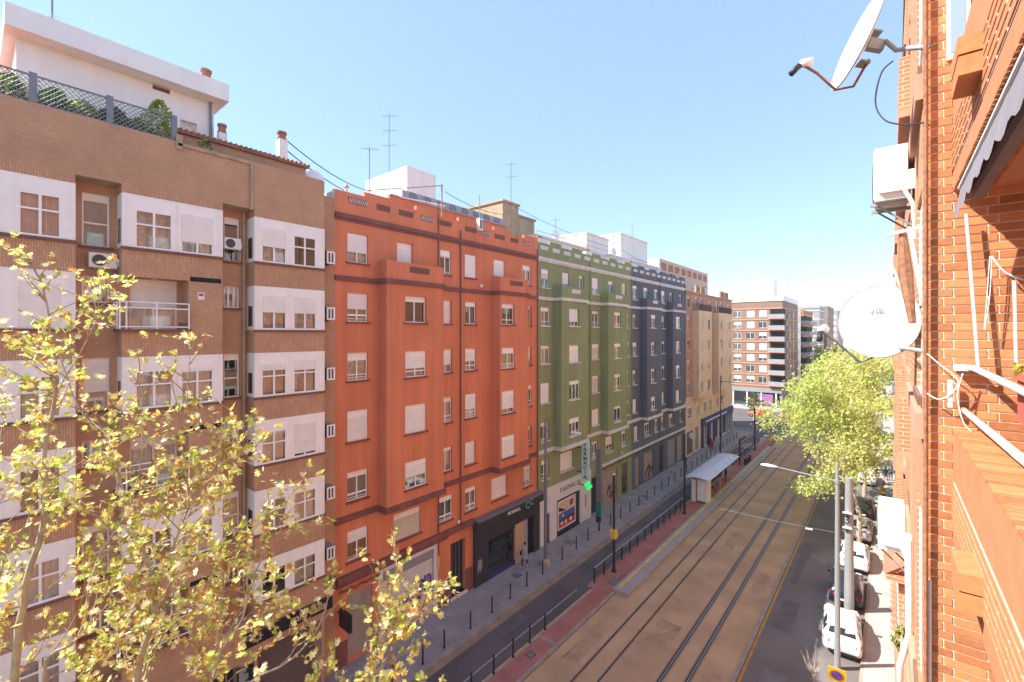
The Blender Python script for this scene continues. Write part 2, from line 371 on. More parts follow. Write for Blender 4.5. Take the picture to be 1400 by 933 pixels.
# median pavement: narrow near, wide at the tram stop
m = MB(); m.box(-15.0, -13.95, -30, 26.6, -.03, .13, 'platform_red', 'b'); m.box(-15.15, -15.0, -30, 26.6, -.03, .122, 'kerb_stone', 'b'); m.box(-13.95, -13.78, -30, 27.2, -.03, .122, 'kerb_stone', 'b')
m.box(-15.45, -13.95, 26.6, 86, -.03, .15, 'platform_red', 'b'); m.box(-15.6, -15.45, 26.6, 86, -.03, .142, 'kerb_stone', 'b')
m.box(-15.0, -13.95, 20.4, 20.6, .1305, .136, 'kerb_stone', 'b')
struct(m, 'pavement')
m = MB(); m.box(-13.95, -12.9, 27.2, 76, -.03, .30, 'platform_edge', 'b'); struct(m, 'tram_platform')
for nm, args in (('platform_line', (-13.75, -13.60, 27.5, 76, .3035, 'yellow_paint')), ('kerb_line', (-15.32, -15.18, -30, 26.6, .0045, 'yellow_paint')), ('road_line', (-16.02, -15.93, -30, 26, .0045, 'road_white')),
                 ('kerb_line', (-5.74, -5.60, -30, 120, .0055, 'orange_paint'))):
    strip(nm, *args)
m = MB()
for i in range(60):
    y = 2+i*2.1; m.quad((-3.16,y,.0055), (-3.04,y,.0055), (-3.04,y+1.1,.0055), (-3.16,y+1.1,.0055), 'road_white')
struct(m, 'parking_line')
m = MB()
for i in range(7):
    x = -17.6+i*.42; m.quad((x,74,.0045), (x+.22,74,.0045), (x+.22,77.5,.0045), (x,77.5,.0045), 'road_white')
for i in range(12):
    x = -13+i*1.0; m.quad((x,87.5,.0105), (x+.5,87.5,.0105), (x+.5,90.5,.0105), (x,90.5,.0105), 'road_white')
struct(m, 'crossing_line')
for x in (-11.95, -10.95): 
    m = MB(); m.box(x-.09, x+.09, -30, 360, .007, .010, 'track_strip', 'b'); m.box(x-.035, x+.035, -30, 360, .008, .014, 'rail_steel', 'b'); struct(m, 'tram_rail')
for x in (-8.66, -7.60):
    m = MB(); m.box(x-.17, x+.17, -30, 360, .007, .010, 'track_strip', 'b'); m.box(x-.095, x+.085, -30, 360, .008, .018, 'rail_steel', 'b'); m.box(x-.012, x+.03, -30, 360, .0185, .024, 'galvanised', 'b'); struct(m, 'tram_rail')
m = MB()
for (a, b) in ((-13.7, -12.2), (-10.7, -9.0), (-7.35, -6.1)):
    for i in range(26):
        y = 12+i*4.0+random.random()*.3; m.quad((a,y,.0105), (b,y,.0105), (b,y+.02,.0105), (a,y+.02,.0105), 'track_strip')
struct(m, 'track_joint')
random.seed(66)
mat('asphalt_patch', (.135, .124, .128), .85, .2, 1.2, .4, 80); mat('asphalt_pale', (.19, .175, .177), .85, .2, 1.2, .4, 80); mat('bed_patch', (.43, .295, .18), .9, .25, 1.0, .3, 60)
def patch(x0, x1, y0, y1, z, m):
    s = MB(); n = 14; cx, cy = (x0+x1)/2, (y0+y1)/2; s.add([(cx+(x1-x0)/2*max(-1, min(1, 3*math.cos(k*2*math.pi/n)))+random.uniform(-.03,.03), cy+(y1-y0)/2*max(-1, min(1, 3*math.sin(k*2*math.pi/n)))+random.uniform(-.03,.03), z) for k in range(n)], [tuple(range(n))], m); struct(s, 'road_patch')
for (x0, x1, y0, y1, z, m) in ((-17.3,-16.6,18,21.5,.0046,'asphalt_patch'), (-16.9,-16.2,33,37,.0046,'asphalt_pale'), (-17.4,-16.8,40,46,.0046,'asphalt_patch'), (-5.2,-4.3,30,33.5,.0056,'asphalt_patch'), (-4.6,-3.6,40,42,.0056,'asphalt_pale'), (-4.9,-3.9,24,26,.0056,'asphalt_pale'), (-5.3,-4.8,36,44,.0056,'asphalt_patch'),
        (-10.5,-9.2,24,26.5,.0098,'bed_patch'), (-13.2,-12.4,20,24,.0098,'bed_patch'), (-7.1,-6.4,33,36,.0098,'bed_patch'), (-10.3,-9.5,38,42,.0098,'bed_patch'), (-7.2,-6.3,22,24,.0098,'bed_patch')): patch(x0, x1, y0, y1, z, m)
m = MB()
for k in range(11): y = 14+k*6.3; m.tube([(-17.7+2.4*q/8, y+.25*math.sin(q*1.7+k), .0049) for q in range(9)], .006, 'asphalt_patch', 4)
for k in range(8): y = 20+k*5.1; m.tube([(-5.5+2.3*q/8, y+.3*math.sin(q*1.3+k), .0059) for q in range(9)], .006, 'asphalt_patch', 4)
struct(m, 'road_crack')
for (x, y, s, lb) in ((-14.25, 28.15, .42, 'square dark manhole cover in the red paving by the end of the tram platform'), (-14.2, 29.2, .2, 'small square cover in the red paving just beyond the large one'),
                   (-20.0, 24.6, .28, 'square cover in the grey pavement in front of the dark shopfront'), (-19.9, 31.3, .36, 'square cover in the grey pavement in front of the pharmacy'), (-19.6, 45.0, .28, 'square cover in the pavement in front of the blue building'),
                   (-14.5, 19.0, .22, 'round-worn small cover in the narrow red median paving')):
    c = MB(); z = .152 if y > 26 and x > -16 else .132
    c.box(x-s, x+s, y-s, y+s, z-.02, z+.004, 'dark_metal', 'b'); c.box(x-s+.04, x+s-.04, y-s+.04, y+s-.04, z+.005, z+.009, 'grey_metal', 'b')
    tag(c.build('manhole_cover'), lb, 'manhole cover')

# ------------------------------------------------------------------ painted terrace houses (red, green, blue)
TOPS = [22.18, 19.08, 16.0, 13.0, 9.86, 6.84]; SILLS = [20.66, 17.6, 14.55, 11.42, 8.36, 5.3]
def grille(parent, y0, y1, z0, z1, X, mback, mbar):
    s = MB(); s.box(X-.004, X+.015, y0, y1, z0, z1, mback)
    n = int((y1-y0)/.11)
    for k in range(n):
        y = y0+.03+k*(y1-y0-.1)/max(1, n-1)
        s.add([(X+.017,y,z0+.03), (X+.017,y+.04,z0+.03), (X+.017,y+.04+.08,z1-.03), (X+.017,y+.08,z1-.03)], [(0,1,2,3)], mbar)
    s.build('parapet_grille', parent, fix=False)
def painted(name, label, y0, y1, paint, band, bays, wcols, bcols, tops, mezz, shops, slots, gcols, frame='white_pvc', seed=1):
    random.seed(seed)
    t = thing(name, label, 'apartment building', (W, (y0+y1)/2, 0))
    wl = MB(); holes = []; T = TX(W)
    for (p, q) in tops: holes.append((p, q, SILLS[0], TOPS[0]))
    for f in range(1, 5):
        for (p, q) in wcols: holes.append((p, q, SILLS[f], TOPS[f]))
    for (p, q) in mezz: holes.append((p, q, SILLS[5], TOPS[5]))
    for s in shops: holes.append((s[0], s[1], s[2], s[3]))
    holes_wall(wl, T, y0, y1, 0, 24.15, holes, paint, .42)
    # parapet with alternating raised blocks, roof, party walls
    n = 10; seg = (y1-y0)/n
    for i in range(n):
        zt = 24.47 if i % 2 else 24.22
        wl.box(W-.2, W, y0+i*seg, y0+(i+1)*seg, 24.15, zt, paint, 'b')
    wl.quad((W-.2,y0,23.4), (W-.2,y1,23.4), (W-.2,y1,24.15), (W-.2,y0,24.15), paint)
    wl.box(-34, W-.002, y0, y0+.02, 0, 24.15, 'white_render'); wl.box(-34, W-.002, y1-.02, y1, 0, 24.15, 'white_render')
    wl.box(-34.2, -34, y0, y1, 0, 24.15, 'white_render')
    for (p, q) in bays:
        hb = [(c, d, SILLS[f], TOPS[f]) for f in range(1, 5) for (c, d) in bcols if p < c < q]
        holes_wall(wl, TX(B), p, q, 7.55, 20.9, hb, paint, .42)
        for y in (p, q): wl.quad((W,y,7.55), (B,y,7.55), (B,y,20.9), (W,y,20.9), paint)
        wl.quad((W,p,7.55), (B,p,7.55), (B,q,7.55), (W,q,7.55), paint)
        wl.quad((W,p,19.9), (B,p,19.9), (B,q,19.9), (W,q,19.9), 'concrete')
        wl.box(B-.14, B-.001, p+.14, q-.14, 19.9, 20.9, paint, 'b'); wl.box(W, B-.001, p+.001, p+.14, 19.9, 20.905, paint, 'b'); wl.box(W, B-.001, q-.14, q-.001, 19.9, 20.905, paint, 'b')
        c = (p+q)/2+.2; grille(t, c-.7, c+.7, 20.38, 20.72, B, gcols[0], gcols[1])
    wl.build('wall', t, fix=False)
    rf = MB(); rf.quad((-34,y0,23.4), (W-.2,y0,23.4), (W-.2,y1,23.4), (-34,y1,23.4), 'roof_terracotta'); rf.build('roof', t)
    # mouldings
    def ledge(z, h, pr, y_a, y_b, follow=False):
        s = MB(); prev = y_a
        if follow:
            for (p, q) in bays:
                if p > prev: s.box(W, W+pr, prev, p-.001, z, z+h, band)
                s.box(W, B+pr, p-pr, q+pr, z, z+h+.001, band); prev = q+pr+.001
        if y_b > prev: s.box(W, W+pr, prev, y_b, z, z+h, band)
        s.build('moulding', t)
    ledge(22.85, .22, .13, y0+.01, y1-.01); ledge(22.72, .13, .07, y0+.01, y1-.01)
    ledge(19.66, .26, .10, y0+.01, y1-.01, True); ledge(7.42, .30, .12, y0+.01, y1-.01, True)
    for i, (p, q) in enumerate(slots): grille(t, p, q, 23.68, 24.0, W, *(gcols[:2] if i % 3 else (gcols[0], gcols[2])))
    # windows
    shm = ['white_shutter']*4+['cream_shutter']
    for hl, f in [((p, q, T), 0) for (p, q) in tops]+[((p, q, T), f) for f in range(1, 5) for (p, q) in wcols]+[((p, q, TX(B)), f) for f in range(1, 5) for (p, q) in bcols]+[((p, q, T), 5) for (p, q) in mezz]:
        (p, q, TT) = hl; r = random.random(); sh = 1.0 if r < .24 else (round(random.random()*.75, 1) if r < .68 else 0)
        bx = random.choice([.18, .26, .26, .36]); window(t, TT, p, q, SILLS[f], TOPS[f], back=random.choice([.10, .14, .2]), cols=(3 if q-p > 1.6 else 2 if q-p > .75 else 1), transom=random.choice([0, 0, .28, .3]), box=bx, sh=sh, bars=random.choice([0, 1, 2, 0]), sill='red_band' if paint == 'red_paint' else 'white_band',
               frame=frame, shm=random.choice(shm))
    return t
rd = painted('red_building', 'terracotta red apartment building with dark red mouldings and two square bays', 11.8, 28.8, 'red_paint', 'red_band',
    [(14.3, 18.3), (23.4, 26.6)], [(12.5, 13.69), (18.74, 19.72), (20.88, 21.9), (27.31, 28.05)], [(15.5, 17.0), (23.6, 25.0)],
    [(12.5, 13.7), (15.55, 16.67), (18.74, 19.6), (20.85, 21.9), (23.65, 24.8), (26.9, 27.95)], [(12.5, 13.7), (15.31, 17.21), (18.62, 19.72), (20.88, 21.9), (23.43, 25.16), (27.04, 27.95)],
    [(12.5, 13.95, .35, 3.6), (14.35, 18.5, .14, 4.15), (19.6, 20.9, .3, 3.7)],
    [(12.54, 13.64), (14.22, 15.06), (15.65, 16.67), (17.21, 18.16), (18.68, 19.65), (20.88, 21.9), (22.4, 23.2), (23.73, 24.83), (25.49, 26.34), (26.95, 27.86)], ('red_band', 'brown_sill', 'white_band'), seed=5)
gr = painted('green_building', 'olive green apartment building with white mouldings and a pharmacy below', 28.8, 45.75, 'green_paint', 'white_band',
    [(31.0, 35.1), (39.0, 43.0)], [(29.2, 30.4), (35.75, 36.3), (37.3, 38.6), (44.5, 45.1)], [(32.15, 33.75), (40.2, 41.6)],
    [(29.3, 30.4), (32.3, 33.4), (35.0, 35.9), (37.3, 38.5), (40.5, 41.6), (43.4, 44.4)], [(29.3, 30.4), (32.0, 34.0), (37.3, 38.4), (39.9, 41.5), (43.3, 44.4)],
    [(37.0, 38.5, .14, 3.5), (39.4, 42.4, .3, 3.4), (43.4, 44.8, .2, 3.5)],
    [(29.2+i*1.68, 30.2+i*1.68) for i in range(10)], ('white_band', 'white_band', 'white_band'), seed=11)
bl = painted('blue_building', 'slate blue apartment building with white mouldings between the green and the cream one', 45.75, 62.3, 'blue_paint', 'white_band',
    [(48.0, 52.1), (55.7, 59.8)], [(46.0, 47.0), (53.75, 55.1), (60.5, 61.5)], [(49.0, 50.3), (56.7, 58.2)],
    [(46.0, 47.1), (48.8, 50.1), (51.8, 52.9), (54.0, 55.1), (56.7, 57.8), (60.1, 61.1)], [(46.3, 47.3), (49.0, 50.7), (51.9, 52.9), (53.9, 55.0), (56.4, 58.1), (60.3, 61.3)],
    [(46.6, 47.9, .14, 3.4), (48.9, 51.6, .3, 3.4), (53.3, 54.6, .14, 3.5), (56.0, 58.9, .2, 3.6), (59.4, 61.4, .2, 3.6)],
    [(46.2+i*1.64, 47.2+i*1.64) for i in range(10)], ('white_band', 'white_band', 'white_band'), seed=23)
# base cornices
for t, y0, y1, z, m, h, pr in ((rd, 11.85, 21.55, 4.4, 'red_band', .34, .22), (rd, 11.86, 19.3, 4.2, 'red_band', .12, .1), (gr, 38.4, 45.7, 4.15, 'white_band', .22, .14), (bl, 45.8, 62.25, 4.15, 'white_band', .22, .14)):
    s = MB(); s.box(W, W+pr, y0, y1, z, z+h, m); s.build('moulding', t)
# --- ground floor of the red building
s = MB(); s.box(W-.12, W-.08, 12.5, 13.95, .35, 3.6, 'roller_beige'); s.build('roller_door', rd)
s = MB(); s.box(W-.02, W+.03, 14.3, 14.6, .13, 4.15, 'shop_white'); s.box(W-.02, W+.03, 18.2, 18.5, .13, 4.15, 'shop_white'); s.box(W-.02, W+.031, 14.6, 18.2, 3.95, 4.15, 'shop_white'); s.box(W-.10, W-.04, 14.6, 18.2, 3.4, 3.94, 'roller_grey')
s.build('shop_surround', rd)
s = MB(); s.box(W-.12, W-.07, 14.6, 18.2, .14, 3.4, 'roller_white'); rdoor = s.build('roller_door', rd)
s = MB()
random.seed(4)
def blob(cy, cz, ry, rz_, m, x, seed):
    random.seed(seed); pts = []
    for k in range(14):
        a = 2*math.pi*k/14; r = .6+.5*random.random(); pts.append((cy+ry*r*math.cos(a), cz+rz_*r*math.sin(a)))
    s.add([(x, p[0], p[1]) for p in pts]+[(x, cy, cz)], [(k, (k+1) % 14, 14) for k in range(14)], m)
for k in range(7):
    cy = 15.0+k*.46; cz = 1.15+.25*math.sin(k*1.3)+k*.12
    blob(cy, cz, .34, .62, 'graffiti_black', W-.066, k); blob(cy, cz+.02, .25, .5, 'graffiti_purple', W-.062, k)
    if k % 2: blob(cy+.1, cz-.2, .12, .25, 'graffiti_green', W-.058, k+20)
s.build('graffiti', rdoor, fix=False)
s = MB(); s.box(W-.3, W-.24, 19.6, 20.9, .3, 3.7, 'dark_metal')
for k in range(5): s.box(W-.24, W-.22, 19.62+k*.3, 19.66+k*.3, .3, 3.7, 'grey_metal')
s.build('entrance_door', rd)
s = MB(); s.box(W-.3, W+.1, 19.5, 21.0, .13, .3, 'shop_white'); s.build('door_step', rd)
for (y0, y1, zt) in ((18.52, 19.58, 1.6), (20.92, 21.5, 1.6), (11.86, 12.48, 1.4), (13.97, 14.28, 1.4)): s = MB(); s.box(W, W+.05, y0, y1, .13, zt, 'red_band'); s.build('plinth', rd)
for z in (1.9, 2.4, 2.9, 3.4):
    pass
# dark shop
sh = thing('shopfront', 'charcoal shopfront with a large window and a light wooden door panel', 'shopfront', (W+.1, 25.2, .13))
s = MB(); s.box(W+.01, W+.22, 21.6, 22.8, .13, 3.95, 'shop_dark'); s.box(W+.01, W+.22, 22.8, 25.7, 2.8, 3.95, 'shop_dark'); s.box(W+.01, W+.22, 22.8, 25.75, .13, .42, 'navy'); s.box(W+.01, W+.22, 25.7, 28.75, 3.0, 3.95, 'shop_dark'); s.box(W+.01, W+.22, 28.0, 28.75, .13, 3.0, 'shop_dark')
s.build('shop_front_panel', sh)
s = MB(); s.box(W+.01, W+.5, 21.55, 28.95, 3.95, 4.55, 'shop_dark'); s.box(W+.01, W+.62, 21.5, 29.1, 4.55, 4.66, 'grey_metal'); s.build('fascia', sh)
s = MB(); s.quad((W+.12,22.8,.42), (W+.12,25.7,.42), (W+.12,25.7,2.8), (W+.12,22.8,2.8), 'dark_glass'); s.build('shop_window', sh)
s = MB(); s.quad((W+.02,22.8,.42), (W+.02,25.7,.42), (W+.02,25.7,2.8), (W+.02,22.8,2.8), 'dark_room'); s.box(W+.03, W+.1, 22.8, 25.7, .42, .75, 'wood_light'); s.box(W+.03, W+.1, 22.8, 25.6, 1.1, 1.5, 'curtain_grey'); s.build('window_display', sh)
s = MB(); s.box(W+.12, W+.26, 25.75, 26.75, .13, 2.98, 'wood_light'); s.build('door_panel', sh)
s = MB(); s.quad((W+.03,26.75,.13), (W+.03,28.0,.13), (W+.03,28.0,3.0), (W+.03,26.75,3.0), 'dark_room'); s.box(W+.035, W+.1, 26.8, 27.4, .13, 2.9, 'curtain_grey'); s.build('doorway', sh)
sg = thing('shop_sign', 'white MORRELL lettering with a teal emblem on the charcoal fascia', 'sign', (W+.51, 25.6, 3.95))
text_obj('lettering', 'MORRELL', .34, 'sign_white', face_x(W+.515, 25.3, 4.2), sg, .006, .004)
s = MB()
for (cy, cz, rr) in ((26.9, 4.18, .24), (27.35, 4.3, .2)):
    for k in range(7):
        a0, a1 = .3+k*.75, .3+(k+1)*.75
        s.tube([(W+.53, cy+rr*math.cos(a0), cz+rr*math.sin(a0)), (W+.53, cy+rr*math.cos(a1), cz+rr*math.sin(a1))], .035, 'logo_teal', 5)
s.build('emblem', sg)
s = MB()
for k in range(6): s.box(W+.221, W+.226, 21.85+.07*k, 21.87+.07*k, 1.0+.1*(k % 3), 1.9-.1*(k % 2), 'sign_white')
tag(s.build('window_lettering'), 'small white upright lettering marks low on the charcoal shop pier', 'sign')
# black hanging sign at the corner of brown and red
s = thing('hanging_sign', 'black hanging box sign on the corner between the brown and the red building', 'sign', (W+.05, 11.95, 2.7))
k = MB(); k.box(W+.25, W+1.2, 11.9, 12.05, 2.45, 3.3, 'sign_black'); k.build('panel', s); k = MB(); k.box(W, W+.25, 11.95, 12.0, 3.0, 3.05, 'dark_metal'); k.build('bracket', s)
# pharmacy
ph = thing('shopfront', 'white pharmacy shopfront with a dark framed picture window', 'shopfront', (W+.1, 32.9, .13))
s = MB(); holes_wall(s, TX(W+.14), 28.95, 36.9, .13, 4.5, [(31.3, 35.0, .13, 3.15), (29.5, 30.3, .13, 2.5)], 'shop_white', .12, 'shop_dark'); s.quad((W,28.95,4.5), (W+.14,28.95,4.5), (W+.14,36.9,4.5), (W,36.9,4.5), 'shop_white')
s.quad((W,28.95,.13), (W+.14,28.95,.13), (W+.14,28.95,4.5), (W,28.95,4.5), 'shop_white'); s.quad((W,36.9,.13), (W+.14,36.9,.13), (W+.14,36.9,4.5), (W,36.9,4.5), 'shop_white'); s.build('shop_front_panel', ph, fix=False)
s = MB(); X = W+.06
s.box(X, X+.03, 31.5, 34.3, .55, 2.95, 'shop_white'); s.box(X+.03, X+.034, 31.65, 34.15, .7, 1.2, 'poster_red'); s.box(X+.03, X+.034, 31.65, 34.15, 1.2, 1.35, 'shop_dark'); s.box(X+.03, X+.034, 31.65, 34.15, 1.35, 1.9, 'poster_blue'); s.box(X+.03, X+.034, 31.65, 34.15, 1.9, 2.8, 'poster_cream')
s.add([(X+.037,31.65,2.1), (X+.037,32.8,1.95), (X+.037,31.65,2.5)], [(0,1,2)], 'shop_dark')
for (cy, cz, r, mm) in ((33.6, 2.45, .3, 'poster_red'), (32.1, 1.05, .16, 'sign_white'), (32.7, 1.0, .2, 'poster_cream'), (33.5, 1.05, .18, 'sign_white'), (32.3, 1.65, .15, 'poster_cream')):
    s.add([(X+.037, cy+r*math.cos(a*.5236), cz+r*math.sin(a*.5236)) for a in range(12)], [tuple(range(12))], mm)
s.build('picture_window', ph, fix=False)
s = text_obj('shop_sign', 'FARMACIA', .55, 'shop_dark', face_x(W+.145, 33.4, 3.85), None, .006, 0.0, sx=1.25); tag(s, 'thin dark FARMACIA lettering on the white pharmacy fascia', 'sign')
s = MB()
for k in range(9): s.box(W+.141, W+.146, 35.8, 36.0 if k % 2 else 36.05, 1.3+k*.13, 1.38+k*.13, 'shop_dark')
tag(s.build('pillar_lettering'), 'column of small dark characters on the right pier of the pharmacy', 'sign')
vs = thing('projecting_sign', 'tall pale projecting sign reading FARMACIA in green letters', 'sign', (W+.1, 34.6, 6))
s = MB(); s.box(-20.75, -20.05, 34.55, 34.75, 4.25, 7.55, 'sign_pale'); s.build('panel', vs)
for z in (4.8, 6.9): s = MB(); s.box(W+.01, -20.75, 34.6, 34.68, z, z+.06, 'dark_metal'); s.build('bracket', vs)
for i, ch in enumerate('FARMACIA'):
    text_obj('letter', ch, .44, 'pharmacy_green', face_my(-20.4, 34.54, 7.3-i*.405), vs, .008, .012, sx=1.15)
pc = thing('pharmacy_cross', 'lit green pharmacy cross below the tall FARMACIA sign', 'sign', (W+.1, 34.65, 3.9))
s = MB(); s.box(-20.5, -19.8, 34.58, 34.72, 3.66, 3.88, 'cross_green'); s.box(-20.26, -20.04, 34.575, 34.725, 3.42, 4.12, 'cross_green'); s.build('cross', pc)
s = MB(); s.box(W+.16, -20.5, 34.6, 34.68, 3.7, 3.76, 'dark_metal'); s.build('bracket', pc)
# shutters on green / blue ground floors
for (t, y0, y1, z0, z1, m, nm) in ((gr, 37.05, 38.45, .14, 3.5, 'dark_metal', 'entrance_door'), (gr, 39.4, 42.4, .3, 3.4, 'roller_beige', 'roller_door'), (gr, 43.4, 44.8, .2, 3.5, 'roller_brown', 'roller_door'),
        (bl, 46.6, 47.9, .14, 3.4, 'roller_beige', 'roller_door'), (bl, 48.9, 51.6, .3, 3.4, 'roller_beige', 'roller_door'), (bl, 53.3, 54.6, .14, 3.5, 'shop_dark', 'entrance_door'), (bl, 56.0, 58.9, .2, 3.6, 'roller_grey', 'roller_door'), (bl, 59.4, 61.4, .2, 3.6, 'roller_beige', 'roller_door')):
    s = MB(); s.box(W-.2, W-.14, y0, y1, z0, z1, m); s.build(nm, t)
s = MB(); random.seed(3)
for (a, b) in ((49.1, 51.4), (39.6, 42.2), (43.5, 44.7)):
    for k in range(16):
        y = a+(b-a)*random.random(); z = .6+1.2*random.random(); q = [(W-.13, y+.25*math.sin(j*1.9+k), z+.3*math.cos(j*1.3+k)) for j in range(6)]
        s.tube(q, .018, 'graffiti_black', 4)
gf = s.build('graffiti', bl)
# drain pipes
for t, y, z0, m in ((rd, 20.4, 4.8, 'red_band'), (rd, 28.7, 4.8, 'red_band'), (gr, 36.9, 4.5, 'green_paint'), (gr, 45.6, 4.5, 'green_paint'), (bl, 53.3, 4.5, 'blue_paint'), (bl, 62.15, 4.5, 'blue_paint')):
    s = MB(); s.tube([(W+.09,y,z0), (W+.09,y,23.6)], .045, m, 8); s.build('drain_pipe', t)
s = MB(); s.tube([(W+.1,18.52,2.6), (W+.1,18.52,24.9)], .04, 'red_band', 8); s.tube([(W+.1,18.52,2.6), (W+.1,18.52,3.4)], .045, 'yellow_paint', 8); s.build('drain_pipe', rd)

# ------------------------------------------------------------------ cream and brick building
yl = thing('cream_building', 'salmon brick apartment building with tall cream bays and a dark blue shop', 'apartment building', (W, 74.3, 0))
s = MB(); T = TX(W); YB = -20.4
wz = [(20.6, 22.0)]+[(17.6-2.95*i, 19.2-2.95*i) for i in range(5)]
wc = [(63.2, 64.2), (72.6, 73.8), (83.3, 84.3)]; hol = [(a, b, z0, z1) for (a, b) in wc for (z0, z1) in wz]+[(a, b, 20.6, 22.2) for (a, b) in ((66.5, 67.5), (68.9, 69.9), (76.5, 77.5), (79, 80))]
mz = [(63.4, 65.2), (67, 68.4), (70.3, 71.5), (73, 74.2), (77, 78.2), (79.5, 80.7)]
shops = [(62.9, 65.6, .2, 3.4), (66.5, 68, .2, 3.6), (69.2, 71.8, .3, 3.2), (72.6, 74.8, .3, 3.2), (76, 78.4, .3, 3.2), (80, 82.6, .3, 3.2), (83.4, 85, .3, 3.2)]
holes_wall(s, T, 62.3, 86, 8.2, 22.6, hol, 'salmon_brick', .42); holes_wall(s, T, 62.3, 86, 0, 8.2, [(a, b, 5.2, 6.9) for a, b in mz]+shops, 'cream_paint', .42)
for (p, q) in ((65.3, 71.3), (74.9, 82.4)):
    hb = [(a, b, z0, z1) for (z0, z1) in wz[1:5] for (a, b) in ((p+.9, p+1.9), (q-1.9, q-.9))]
    holes_wall(s, TX(YB), p, q, 7.9, 20.2, hb, 'cream_paint', .42)
    for y in (p, q): s.quad((W,y,7.9), (YB,y,7.9), (YB,y,20.2), (W,y,20.2), 'cream_paint')
    s.quad((W,p,7.9), (YB,p,7.9), (YB,q,7.9), (W,q,7.9), 'cream_paint'); s.quad((W,p,20.2), (YB,p,20.2), (YB,q,20.2), (W,q,20.2), 'concrete')
s.box(-34, W-.002, 85.98, 86, 0, 22.6, 'salmon_brick'); s.box(-34, W-.002, 62.3, 62.32, 20, 22.6, 'white_render'); s.box(-34.2, -34, 62.3, 86, 0, 22.6, 'white_render')
s.build('wall', yl, fix=False)
s = MB(); s.box(-34, W+.15, 62.32, 86.05, 22.6, 22.85, 'tan_stone'); s.build('roof', yl)
s = MB(); holes_wall(s, TX(-25.0), 62.6, 84.8, 22.85, 27.6, [], 'attic_wall'); s.box(-33, -25.0, 62.6, 84.8, 22.85, 27.6, 'white_render', 'be')
for k in range(8): s.box(-25.0, -24.97, 63.4+k*2.7, 65.2+k*2.7, 26.1, 27.1, 'poster_red' if 0 else 'roof_tile')
s.build('attic', yl, fix=False)
for (a, b) in ((67.0, 68.2), (69.2, 70.5), (79.2, 81), (81.8, 83.4)):
    s = MB(); s.box(W-.2, W+.05, a-.3, b+.3, 22.85, 23.9, 'tan_stone'); s.box(W+.05, W+.07, a, b, 23.0, 23.6, 'roof_tile'); s.build('parapet_panel', yl)
random.seed(9)
for h in [(a, b, z0, z1, T) for (a, b, z0, z1) in hol]+[(a, b, 5.2, 6.9, T) for a, b in mz]+[(a, b, z0, z1, TX(YB)) for (p, q) in ((65.3, 71.3), (74.9, 82.4)) for (z0, z1) in wz[1:5] for (a, b) in ((p+.9, p+1.9), (q-1.9, q-.9))]:
    window(yl, h[4], h[0], h[1], h[2], h[3], 2, 0, .2, random.choice([0, 0, .4, 1]), sill='cream_paint', shm=random.choice(['cream_shutter', 'roller_brown']))
for (p, q) in ((65.3, 71.3), (74.9, 82.4)):
    s = MB(); s.box(YB-.05, YB, p+.05, q-.05, 21.1, 21.15, 'dark_metal'); s.box(W, YB, p+.05, p+.1, 21.1, 21.15, 'dark_metal')
    for k in range(int((q-p)/.16)): s.box(YB-.04, YB-.01, p+.08+k*.16, p+.11+k*.16, 20.2, 21.1, 'dark_metal')
    for k in range(6): s.box(W+.1+k*.15, W+.13+k*.15, p+.06, p+.09, 20.2, 21.1, 'dark_metal')
    s.build('terrace_railing', yl)
ns = thing('shopfront', 'dark navy corner shopfront with pale pillars beneath the cream building', 'shopfront', (W+.1, 77.5, .13))
s = MB(); s.box(W+.01, W+.25, 69.0, 86.0, 3.3, 4.4, 'navy'); s.build('fascia', ns)
s = MB()
for y in (69.1, 71.9, 74.9, 78.5, 82.7, 85.2): s.box(W+.01, W+.2, y, y+.55, .13, 3.3, 'curtain_blue' if y > 80 else 'navy')
for y in (70.3, 73.7, 77.2): s.box(W+.02, W+.15, y, y+.25, .13, 3.2, 'shop_white')
s.build('pillar', ns)
s = MB(); s.quad((W-.1,69.2,.3), (W-.1,85,.3), (W-.1,85,3.2), (W-.1,69.2,3.2), 'dark_glass'); s.build('shop_window', ns)
s = MB(); s.box(W+.25, W+.262, 70.5, 82, 3.75, 3.95, 'sign_white'); s.build('fascia_strip', ns)
s = MB(); s.box(W-.2, W-.15, 62.9, 65.6, .2, 3.4, 'roller_brown'); s.box(W-.2, W-.15, 66.5, 68, .2, 3.6, 'roller_grey'); s.build('roller_door', yl)
s = thing('round_sign', 'round white sign on a bracket beside the cream shop door', 'sign', (W+.1, 63.6, 3))
k = MB(); k.tube([(W+.5,63.6,3.0), (W+.5,63.68,3.0)], .42, 'sign_white', 20); k.build('disc', s); k = MB(); k.box(W+.01, W+.1, 63.62, 63.66, 2.97, 3.03, 'dark_metal'); k.build('bracket', s)

